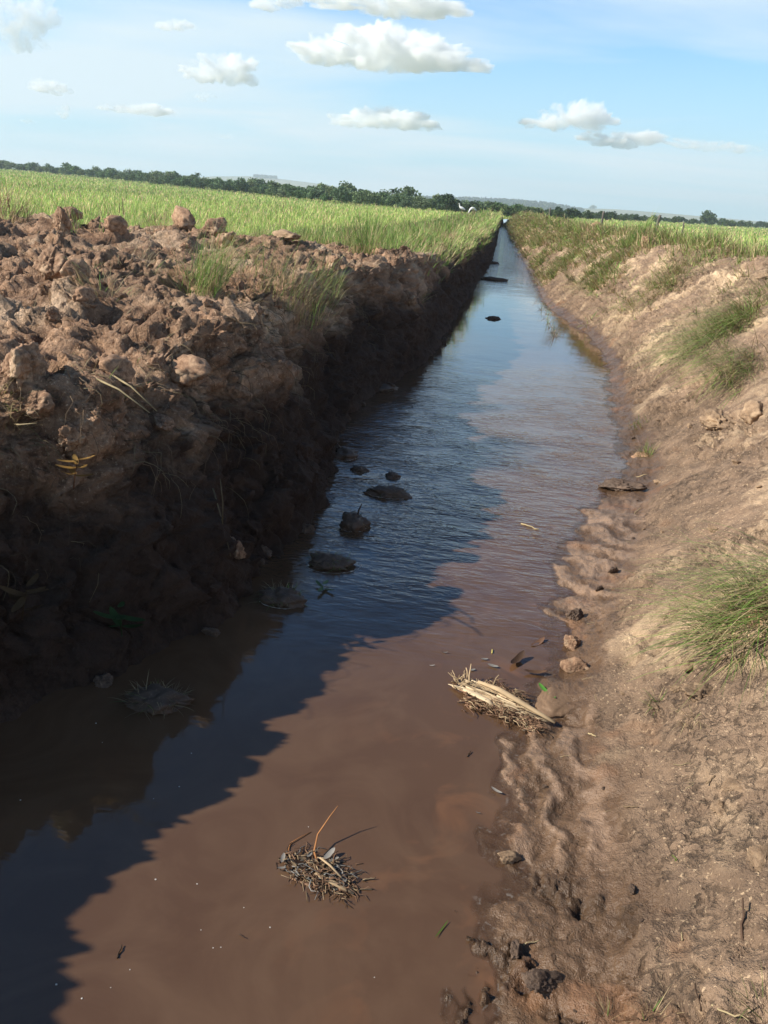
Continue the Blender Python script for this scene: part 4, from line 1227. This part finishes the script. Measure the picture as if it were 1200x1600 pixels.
# green leaves in the mud
def weed(name, at_, label, n, L, col, h=.05, stemc=None):
    p = at_
    t = thing(name, p, label, 'weed')
    m_ = MB(); top = np.array([rng.normal(0, h * .3), rng.normal(0, h * .3), h])
    m_.tube([[0, 0, -.01], top * [.5, .4, .5], top], [.003, .0025, .0015], 6, stemc if stemc is not None else col * .7)
    m_.build('stem', M_LEAF, t)
    for k in range(n):
        f_ = .35 + .65 * k / max(1, n - 1)
        m_ = MB(); a = k * 2.4 + rng.normal(0, .3)
        flake(m_, top * f_ + np.array([math.cos(a), math.sin(a), .1]) * L * .5, L * rng.uniform(.4, .6), a, col * rng.uniform(.75, 1.2), .32, .3, rng.uniform(-.2, .5))
        m_.build('leaf', M_LEAF, t)
    return t


weed('sprig', onz(857, 1087), 'bright green three-leaf sprig in the mud right of the driftwood', 3, .07, np.array([.13, .36, .06]), .03)
weed('broadleaf_weed', hit(100, 735, BL)[0] + Vector((.11, -.12, -.03)), 'orange and yellow weed growing from the shaded left wall', 9, .085, np.array([.34, .20, .06]), .12, np.array([.25, .10, .04]))
weed('broadleaf_weed', hit(15, 945, BL)[0] + Vector((.12, -.10, .0)), 'reddish weed low on the shaded wall at the left edge', 7, .11, np.array([.12, .07, .03]), .14)
weed('broadleaf_weed', hit(180, 985, BL)[0] + Vector((.05, -.03, .0)), 'dark green weed at the foot of the shaded left wall', 7, .12, np.array([.05, .10, .03]), .12)
weed('broadleaf_weed', onz(505, 922), 'pale green leaves drifting beside the dark weedy clump', 4, .09, np.array([.16, .22, .10]), .02)
weed('seedling', hit(1055, 1345, BR)[0], 'tiny yellow-green seedling on the smooth right mud', 3, .022, np.array([.30, .36, .10]), .012)

# ---- roots and stalks on the left wall
for px, py, dx, dz, r_, lab in ((150, 590, .34, -.10, .006, 'long pale green stalk leaning out from the left crest'), (175, 585, .30, -.12, .006, 'second pale stalk beside the long one on the left crest'), (345, 820, .02, -.30, .004, 'thin upright dry stem against the shaded wall near the water'), (330, 760, .16, -.35, .005, 'long root trailing down the shaded wall'), (20, 660, .22, .07, .005, 'forked straw poking out at the left edge of the wall')):
    p, n_ = hit(px, py, BL)
    m_ = MB(); q0 = np.array(p) + [.02, -.03, 0]
    if dz < 0 and dx < .1: pts = [q0 + [0, 0, .02], q0 + [.01, -.02, .16], q0 + [0, -.03, .30]]
    else: pts = [q0, q0 + np.array([dx * .5, -.12, .02 + dz * .3]), q0 + np.array([dx, -.16, dz])]
    m_.tube(pts, [r_, r_ * .8, r_ * .4], 6, STRAWC * (.9 if 'stalk' in lab or 'straw' in lab else .5))
    o = m_.build('plant_stalk', M_STRAW)
    tag(o, lab, 'stalk')
m_ = MB()
for k in range(700):                           # fine roots and dead grass hanging out of the cut
    y_ = rng.uniform(2.6, 11); x_ = float(interp(LW, np.array([y_]))[0]) - rng.uniform(.30, .75)
    h = BL.ray_cast(Vector((x_, y_, 4)), Vector((0, 0, -1)))
    if h[0] is None: continue
    p = np.array(h[0]); l_ = rng.uniform(.05, .26)
    e = p + [rng.uniform(.03, .16), rng.normal(-.03, .08), -l_ * .8]
    n5 = 6; t5 = np.linspace(0, 1, n5)[:, None]
    cv = (p - [.03, 0, 0]) * (1 - t5) + e * t5 + np.sin(t5 * math.pi) * np.array([rng.uniform(.02, .07), rng.normal(0, .03), .04]) + rng.normal(0, .006, (n5, 3))
    m_.tube(cv, np.linspace(.0022, .0008, n5), 4, [STRAWC * .6, DEAD, DEAD * .5][rng.integers(3)])
tag(m_.build('hanging_roots', M_STRAW), kind='stuff')

# ---- sticks and straws on the right slope
for px, py, L, rz, c_, r_, lab in (
        (1160, 1440, .13, 1.15, DKFIB * 1.4, .0045, 'dark bent stick on the right slope near the picture edge'),
        (1130, 858, .16, -.2, STRAWC * 1.2, .0022, 'fine pale straw on the smooth grey mud above the near tussock'),
        (1015, 1098, .05, .9, STRAWC, .0022, 'short straw beside the split straw tuft'),
        (1000, 745, .13, -.3, STRAWC * 1.1, .005, 'straw stalk lying on the dark sod at the waterline'),
        (995, 800, .14, 1.0, STRAWC, .004, 'straw leaning at the edge of the sand ribs'),
        (925, 1150, .05, -.8, STRAWC * 1.1, .004, 'pale twig at the toe right of the driftwood'),
        (830, 1475, .06, .5, STRAWC * 1.1, .0025, 'thin straw across the wet mud toe'),
        (1068, 1195, .09, -.3, STRAWC, .0016, 'hair-thin straw on the mud under the rooty clod'),
        (985, 1262, .06, -.5, DEAD, .004, 'dark split twig on the mud right of the toe'),
        (1110, 1220, .05, .4, DEAD * 1.4, .0035, 'grey twig below the crumbling pale clod'),
        (1065, 1465, .028, 1.2, STRAWC, .002, 'short straw standing out on dark mud'),
        (1090, 1560, .07, 1.7, DKFIB, .003, 'dark twig near the bottom of the right slope'),
        (1140, 1585, .10, -.1, STRAWC, .003, 'straw lying across the bottom right corner')):
    p, n_ = hit(px, py, BR)
    m_ = MB(); strand(m_, [-L / 2, 0, 0], [L / 2, 0, 0], r_, r_ * .6, c_, L * .035, 6, 6)
    o = m_.build('straw' if 'straw' in lab else 'stick', M_WOOD)
    zax = n_; xax = Vector((math.cos(rz), math.sin(rz), 0)); xax = (xax - zax * xax.dot(zax)).normalized(); yax = zax.cross(xax)
    o.matrix_world = Matrix(((xax.x, yax.x, zax.x, p.x), (xax.y, yax.y, zax.y, p.y), (xax.z, yax.z, zax.z, p.z + .006), (0, 0, 0, 1)))
    tag(o, lab, 'straw' if 'straw' in lab else 'stick')
smesh = []
for k in range(5):
    m_ = MB(); strand(m_, [-.5, 0, 0], [.5, 0, 0], .02, .012, [STRAWC, DEAD, STRAWC * 1.2, DEAD * .6, STRAWC * .8][k], .04, 6, 5)
    o = m_.build('straw', M_STRAW); smesh.append(o.data); bpy.data.objects.remove(o)
for i in range(190):
    y_ = 1.9 * (9 / 1.9) ** rng.random(); x_ = float(interp(RTO, np.array([y_]))[0]) + rng.uniform(-.1, 2.0)
    h = BR.ray_cast(Vector((x_, y_, 6)), Vector((0, 0, -1)))
    p, zax = h[0], (h[1] if h[1].z > 0 else -h[1])
    a = rng.normal(.5, .9); xax = Vector((math.cos(a), math.sin(a), 0)); xax = (xax - zax * xax.dot(zax)).normalized(); yax = zax.cross(xax)
    L = rng.uniform(.02, .07) * (.6 + .1 * y_)
    o = link('straw', smesh[rng.integers(5)])
    o.matrix_world = Matrix(((xax.x, yax.x, zax.x, p.x), (xax.y, yax.y, zax.y, p.y), (xax.z, yax.z, zax.z, p.z + .003), (0, 0, 0, 1))) @ Matrix.Scale(L, 4)
    tag(o, 'short bit of straw strewn on the right slope', 'straw', 'straws strewn on the right slope')

# ================================================================== far things
# ---- two white wading birds
def bird(px, Y, label, pose):
    x_ = aty(px, 330, Y)[0]
    t = thing('white_bird', (x_, Y, FIELD + .32), label, 'bird', rz=(math.pi if pose == 'up' else math.pi + .5))
    m_ = MB()
    if pose == 'up':
        pts = [[-.42, 0, .50], [-.30, 0, .55], [-.12, 0, .62], [.08, 0, .68], [.20, 0, .76], [.25, 0, .88], [.24, 0, 1.0], [.29, 0, 1.07], [.36, 0, 1.06]]
        rd = [.02, .10, .17, .17, .11, .065, .05, .06, .02]; bill = [[.35, 0, 1.06], [.52, 0, 1.02]]
    else:
        pts = [[-.46, 0, .52], [-.34, 0, .60], [-.14, 0, .70], [.08, 0, .72], [.22, 0, .64], [.32, 0, .50], [.38, 0, .36], [.43, 0, .28], [.46, 0, .22]]
        rd = [.02, .10, .17, .18, .12, .075, .055, .06, .02]; bill = [[.455, 0, .23], [.52, 0, .06]]
    m_.tube(pts, rd, 12, (1, 1, 1), .85)
    o = m_.build('body', M_FEATHER, t)
    md = o.modifiers.new('s', 'SUBSURF'); md.levels = 1; md.render_levels = 1
    m_ = MB(); m_.tube(bill, [.022, .004], 6); m_.build('bill', M_BILL, t)
    for s_ in (-.06, .06):
        m_ = MB(); m_.tube([[-.05, s_, .52], [-.02, s_, .25], [-.06, s_, -.35]], [.025, .014, .012], 6); m_.build('leg', M_BILL, t)
    m_ = MB(); m_.tube([[-.52, 0, .48], [-.40, 0, .53], [-.26, 0, .58]], [.015, .06, .05], 8, (1, 1, 1), .5); m_.build('tail', M_DARKFEATHER, t)


bird(721, 88, 'upright white wading bird on the left field by the far ditch', 'up')
bird(738, 84, 'stooping white wading bird with lowered neck, right of the upright one', 'down')

# ---- fence posts in the right field
for px, Y, h_, r_, tl, lab in ((941, 62, 1.6, .10, .03, 'leaning grey fence post nearest the right bank, beside the reddish heap'), (1027, 58, 1.6, .12, .10, 'thicker grey fence post standing in tall grass of the right field'), (858, 110, 1.7, .12, .0, 'thin far fence post near the end of the ditch'), (1018, 75, 1.6, .08, .05, 'short thin fence stake left of the thicker post'), (1072, 45, 1.3, .05, -.04, 'slender stake among the grass right of the thicker post')):
    x_ = aty(px, 340, Y)[0]
    m_ = MB(); n_ = 7; tt = np.linspace(0, 1, n_)
    m_.tube(np.c_[tl * tt * h_ + rng.normal(0, .006, n_), rng.normal(0, .006, n_), tt * h_ - .05], r_ * (1 - .2 * tt) * rng.uniform(.92, 1.08, n_), 9)
    o = m_.build('fence_post', M_POST); o.location = (x_, Y, FIELD)
    tag(o, lab, 'fence post')

# ---- trees and bushes
TREES = []


def tree_mesh(k, Ht, W_, lobes, nleaf, ls, trunk=True, col=(.045, .075, .026)):
    m_ = MB()
    cs = []
    for j in range(lobes):
        a = rng.uniform(0, 6.28); rr_ = W_ * .5 * rng.uniform(.1, .75)
        cs.append((math.cos(a) * rr_, math.sin(a) * rr_, Ht * rng.uniform(.42, .82), W_ * rng.uniform(.18, .32)))
    cs.append((0, 0, Ht * .8, W_ * .22))
    for c_ in cs:
        n_ = nleaf // len(cs)
        u = rng.normal(size=(n_, 3)); u /= np.linalg.norm(u, axis=1)[:, None]
        rr_ = c_[3] * rng.random(n_) ** .4
        P_ = np.array(c_[:3]) + u * rr_[:, None] * [1, 1, .8]
        P_[:, 2] = np.maximum(P_[:, 2], .12 * Ht)
        a1 = rng.normal(size=(n_, 3)); a1 /= np.linalg.norm(a1, axis=1)[:, None]
        a2 = np.cross(a1, rng.normal(size=(n_, 3))); a2 /= np.linalg.norm(a2, axis=1)[:, None]
        s_ = ls * rng.uniform(.6, 1.3, (n_, 1))
        v = np.stack([P_ - a1 * s_, P_ + a2 * s_ * .6, P_ + a1 * s_, P_ - a2 * s_ * .6], 1).reshape(-1, 3)
        q = np.arange(n_ * 4).reshape(-1, 4)
        c = np.array(col) * rng.uniform(.7, 1.4) * rng.uniform(.7, 1.3, (n_, 1)) * np.array([1, 1, 1])
        m_.add(v, q, None, np.repeat(c, 4, 0))
    crown_v, crown_q, crown_c = np.concatenate(m_.v), np.concatenate(m_.q), np.concatenate(m_.c)
    nb = len(crown_q)
    tk = MB()
    tk.tube([[0, 0, -.3], [.05 * W_ * .3, 0, Ht * .25], [0, .03, Ht * .5], [0, 0, Ht * .75]], [Ht * .028, Ht * .022, Ht * .017, Ht * .006], 6, (.09, .07, .05))
    for c_ in cs[:4]:
        tk.tube([[0, 0, Ht * .3], [c_[0] * .5, c_[1] * .5, Ht * .45], [c_[0], c_[1], c_[2]]], [Ht * .014, Ht * .01, Ht * .004], 5, (.09, .07, .05))
    crown = new_mesh('crown', crown_v, crown_q, None, {'col': crown_c}, False, (M_TREE,))
    trk = new_mesh('trunk', np.concatenate(tk.v), np.concatenate(tk.q), np.concatenate(tk.t), {'col': np.concatenate(tk.c)}, True, (M_BARK,))
    return crown, trk, Ht


def palm_mesh(Ht):
    m_ = MB()
    for k in range(16):
        a = k * 2.4; n_ = 6; t_ = np.linspace(0, 1, n_); el = rng.uniform(-.1, .9)
        L = 1.9
        cx = L * t_ * math.cos(el * .8); cz = Ht + L * (np.sin(el) * t_ - .55 * t_ ** 2)
        side = np.array([-math.sin(a), math.cos(a), 0]); w_ = .34 * np.sin(np.pi * np.clip(t_ * .9 + .08, 0, 1))
        ctr = np.c_[cx * math.cos(a), cx * math.sin(a), cz]
        v = np.concatenate([ctr - side * w_[:, None] - [0, 0, .12], ctr, ctr + side * w_[:, None] - [0, 0, .12]])
        q = [[r_ * n_ + i, r_ * n_ + i + 1, (r_ + 1) * n_ + i + 1, (r_ + 1) * n_ + i] for r_ in (0, 1) for i in range(n_ - 1)]
        m_.add(v, q, None, np.array([.045, .085, .03]) * rng.uniform(.7, 1.3))
    cr = new_mesh('crown', np.concatenate(m_.v), np.concatenate(m_.q), None, {'col': np.concatenate(m_.c)}, False, (M_TREE,))
    tk = MB(); tk.tube([[0, 0, -.3], [.05, 0, Ht * .5], [0, 0, Ht]], [.22, .17, .15], 8, (.10, .08, .06))
    trk = new_mesh('trunk', np.concatenate(tk.v), np.concatenate(tk.q), np.concatenate(tk.t), {'col': np.concatenate(tk.c)}, True, (M_BARK,))
    return cr, trk, Ht + 1


for k in range(7):
    TREES.append(tree_mesh(k, rng.uniform(4.6, 6.5), rng.uniform(5.5, 8.5), 7, 900, .38, col=[(.115, .175, .07), (.14, .195, .08), (.10, .155, .07), (.16, .20, .085), (.12, .17, .085), (.11, .18, .065), (.15, .19, .09)][k]))
BUSH = [tree_mesh(9, 3.0, 5.0, 6, 600, .3, col=(.055, .085, .03)), tree_mesh(10, 2.4, 4.6, 6, 600, .28, col=(.07, .10, .035)), tree_mesh(11, 3.4, 4.4, 6, 600, .3, col=(.045, .075, .03))]
PALM = palm_mesh(6.0)


def plant_tree(proto, px, Y, label, cat='tree', group=None, sc=1.0, name='tree', x=None):
    x_ = aty(px, 330, Y)[0] if x is None else x
    t = thing(name, (x_, Y, FIELD - .1 + float(rise(x_, Y))), label, cat, group, rng.uniform(0, 6.28))
    t.scale = (sc, sc, sc * rng.uniform(.9, 1.1))
    link('crown', proto[0], t); link('trunk', proto[1], t)
    return t


# distance of the wood's edge, by picture column
WE = np.array([(-250, 330), (0, 285), (180, 225), (300, 180), (450, 150), (620, 132), (780, 140), (900, 180), (1050, 300), (1200, 400), (1400, 420)])
TH = np.array([(-250, 3.9), (0, 3.4), (180, 3.1), (300, 3.0), (450, 2.9), (620, 2.5), (740, 2.1), (830, 1.9), (900, 1.8), (1050, 2.1), (1200, 2.8), (1400, 3.5)])
for i in range(282):
    px = -190 + 1040 * (i + rng.random()) / 282
    row = i % 3
    Y = float(np.interp(px, WE[:, 0], WE[:, 1])) + row * 12 + rng.uniform(-5, 5)
    k = rng.integers(7)
    plant_tree(TREES[k], px, Y, ('leafy tree in the front row of the wood beyond the left field', 'leafy tree in the middle of the wood beyond the left field', 'leafy tree in the back row of the wood beyond the left field')[row], group=('front row of the far wood', 'middle of the far wood', 'back row of the far wood')[row], sc=rng.lognormal(-.24, .16) * (1 + .06 * row) * float(np.interp(px, TH[:, 0], TH[:, 1])) / TREES[k][2])
for i in range(120):
    px = 690 + 640 * (i + rng.random()) / 120
    Y = float(np.interp(px, WE[:, 0], WE[:, 1])) * rng.uniform(.8, 1.1)
    plant_tree(BUSH[rng.integers(3)], px, Y, 'low bush in the scrub line beyond the right field', 'bush', 'scrub beyond the right field', sc=rng.uniform(.55, 1.0) * float(np.interp(px, TH[:, 0], TH[:, 1])) / 2.9, name='bush')
for px, Y, lab in ((612, 150, 'palm-crowned tree rising above the wood near the ditch line'), (310, 200, 'palm standing above the left part of the far wood')):
    plant_tree(PALM, px, Y, lab, 'palm', sc={612: .50, 310: .55}[px], name='palm_tree')
plant_tree(TREES[1], 925, 2190, 'lone dark tree on the bare hill crest to the right', sc=2.6).location.z = 8.2
plant_tree(BUSH[0], 1105, 300, 'large round bush at the far edge of the right field', 'bush', sc=1.35, name='bush')
plant_tree(BUSH[2], 1132, 420, 'small bush just right of the large round one', 'bush', sc=1.0, name='bush')
plant_tree(TREES[5], 250, 215, 'taller dark tree in the far wood left of the pale hill', sc=.66)
# woods on the hills: too far to count
m_ = MB()
def hillwood(px0, px1, n, Y, zf):
    px = rng.uniform(px0, px1, n)
    yy_ = Y + rng.uniform(-110, 20, n)
    x_ = np.array([aty(p, 330, 1.0)[0] for p in px]) * yy_
    z_ = np.array([zf(p) for p in px]) / FPX * Y + H + (yy_ - Y) * .02 + rng.uniform(-3, 3, n)
    u = rng.normal(size=(n, 3)); u /= np.linalg.norm(u, axis=1)[:, None]
    w_ = np.cross(u, rng.normal(size=(n, 3))); w_ /= np.linalg.norm(w_, axis=1)[:, None]
    s_ = rng.uniform(1.5, 3.6, (n, 1)); c_ = np.c_[x_, yy_, z_]
    v = np.stack([c_ - u * s_, c_ + w_ * s_ * .7, c_ + u * s_, c_ - w_ * s_ * .7], 1).reshape(-1, 3)
    m_.add(v, np.arange(n * 4).reshape(-1, 4), None, np.repeat(np.array([.045, .070, .035]) * rng.uniform(.6, 1.3, (n, 1)), 4, 0))
for k in range(7):
    hillwood(600, 912, 1500, 1700 - 45 * k, lambda p, k=k: np.interp(p, [560, 660, 740, 800, 850, 900, 960], [0, 5, 8, 9.0, 8.2, 4, 0]) - k * 1.0)
hillwood(396, 432, 700, 2400, lambda p: 18.8)
tag(m_.build('hill_wood', M_TREE, shade=False), kind='stuff')

# ================================================================== clouds: real volumes far off, lit by the sun
mt = bpy.data.materials.new('cloud'); mt.use_nodes = True; nt = mt.node_tree; nt.nodes.clear()
cpos = N(nt, 'ShaderNodeTexCoord').outputs['Object']
cn = noise(nt, cpos, .016, 4, .6, .3)
cden = mth(nt, 'MULTIPLY', rng_node(nt, cn, .40, .62), .05)
vol = N(nt, 'ShaderNodeVolumePrincipled', {'Color': (.9995, .9995, .9995, 1), 'Density': cden, 'Anisotropy': .0})
nt.links.new(vol.outputs[0], N(nt, 'ShaderNodeOutputMaterial').inputs['Volume'])
M_CLOUD = mt
mt2 = mt.copy(); mt2.name = 'thin_cloud'; [n for n in mt2.node_tree.nodes if n.type == 'MATH'][0].inputs[1].default_value = .020
M_THIN = mt2


def cloud(px, py, w, h, label, puffs, Y=3200, m=None, group=None):
    """puffs: (x, y, r) in units of the half width / half height, seen from the ditch"""
    c = aty(px, py, Y); sx_, sz_ = w * .96 / FPX * Y / 2, h * .95 / FPX * Y / 2
    v, _f = ICO[6]
    dirs = v
    sp_ = [((a, rng.uniform(-.3, .3), b), r_ * .72) for a, b, r_ in puffs]
    for k in range(80):
        a, b, r_ = puffs[rng.integers(len(puffs))]; th = rng.uniform(0, 6.28)
        sp_.append(((a + .9 * r_ * math.cos(th), rng.uniform(-.5, .5), b + r_ * .95 * abs(math.sin(th))), r_ * rng.uniform(.14, .42)))
    rad = np.full(len(v), .06)
    for (cx, cy, cz), r_ in sp_:
        cc = np.array([cx, cy, cz]); b_ = dirs @ cc; disc = b_ ** 2 - (cc @ cc - r_ ** 2)
        t_ = np.where(disc > 0, b_ + np.sqrt(np.maximum(disc, 0)), 0)
        rad = np.maximum(rad, t_)
    q = dirs * rad[:, None]
    q[:, 2] = np.where(q[:, 2] < -.4, -.4 + (q[:, 2] + .4) * .6, q[:, 2])
    q = q * np.array([sx_, sx_ * .75, sz_])
    sc_ = 1 / max(sz_, 20)
    top = (smooth(-.9, .1, q[:, 2] / sz_) * .7 + .3)[:, None]
    q += dirs * top * ((.26 - .62 * np.abs(fbm(q * sc_ * 1.25 + px, 4, 501, .55)) - .22 * np.abs(fbm(q * sc_ * 4.5 + px, 4, 511, .6)) + .12 * fbm(q * sc_ * .7 + px, 2, 521)) * sz_)[:, None]
    o = link('cloud', new_mesh('cloud', q, None, _f, None, True, (m or M_CLOUD,)), loc=c)
    return tag(o, label, 'cloud', group)


BIGP = [(-.62, -.1, .42), (-.25, .0, .5), (.05, .25, .55), (.38, .0, .6), (.72, -.15, .45), (.1, -.3, .5)]
cloud(594, 88, 250, 78, 'largest white cumulus with grey base high in the middle of the sky', BIGP)
cloud(345, 114, 112, 58, 'white puffy cloud left of the largest cumulus', [(-.5, -.2, .5), (.1, .1, .6), (.5, .3, .45), (.3, -.3, .5)])
cloud(274, 44, 58, 24, 'small white cloud above the puffy one at the upper left', [(-.4, 0, .55), (.3, .1, .6)])
cloud(600, 190, 152, 48, 'flat-based white cloud low in the middle over the wood', [(-.6, -.2, .4), (-.1, .1, .55), (.4, -.1, .55), (.75, -.2, .3)])
cloud(885, 192, 130, 54, 'bright cumulus with a tapering left tail over the right horizon', [(-.7, -.25, .3), (-.2, .0, .45), (.25, .25, .6), (.6, 0, .45)])
cloud(970, 222, 115, 38, 'ragged cloud just below and right of the tailed cumulus', [(-.5, 0, .5), (.1, -.1, .5), (.6, .2, .45)])
cloud(1112, 231, 120, 28, 'faint low flat cloud at the far right', [(-.6, .1, .45), (0, 0, .5), (.6, -.1, .4)], m=M_THIN)
cloud(215, 176, 100, 30, 'thin white cloud over the left field', [(-.6, .1, .45), (0, .1, .4), (.5, .1, .55)])
cloud(78, 140, 66, 32, 'small cloud near the left edge above its smaller twin', [(-.4, .1, .6), (.3, -.1, .55)])
cloud(101, 179, 26, 26, 'tiny round white cloud under the small left one', [(-.1, 0, .7), (.2, .1, .6)])
cloud(432, 8, 80, 36, 'white cloud cut by the top edge left of the grey one', [(-.3, 0, .6), (.4, .1, .5)])
cloud(610, 14, 210, 60, 'broad grey cloud at the top edge above the largest cumulus', [(-.6, .1, .45), (0, 0, .6), (.5, -.1, .5)], Y=2900)
cloud(30, 45, 120, 110, 'hazy grey cloud in the top left corner', [(-.3, .1, .6), (.3, .2, .55), (0, -.3, .5)], m=M_THIN)
cloud(320, 154, 40, 22, 'wispy scrap under the left puffy cloud', [(-.2, 0, .6), (.4, 0, .5)], m=M_THIN)
cloud(45, 190, 36, 14, 'faint scrap of cloud at the left edge', [(-.2, 0, .6), (.4, 0, .5)], m=M_THIN)
cloud(355, 215, 26, 12, 'faint scrap of cloud low above the wood', [(-.2, 0, .6), (.4, 0, .5)], m=M_THIN)

# ================================================================== the air
hv, hf = ICO[1][0] * 0, None
x0, x1, y0, y1, z0, z1 = -1900, 1900, -400, 2800, -2.0, 75
v = [(x, y, z) for z in (z0, z1) for y in (y0, y1) for x in (x0, x1)]
q = [(0, 2, 3, 1), (4, 5, 7, 6), (0, 1, 5, 4), (2, 6, 7, 3), (0, 4, 6, 2), (1, 3, 7, 5)]
mt = bpy.data.materials.new('haze'); mt.use_nodes = True; nt = mt.node_tree; nt.nodes.clear()
vol = N(nt, 'ShaderNodeVolumePrincipled', {'Color': (.80, .90, 1.0, 1), 'Density': .00042, 'Anisotropy': .2})
nt.links.new(vol.outputs[0], N(nt, 'ShaderNodeOutputMaterial').inputs['Volume'])
tag(link('haze', new_mesh('haze', v, q, shade=False, mats=(mt,))), kind='stuff')
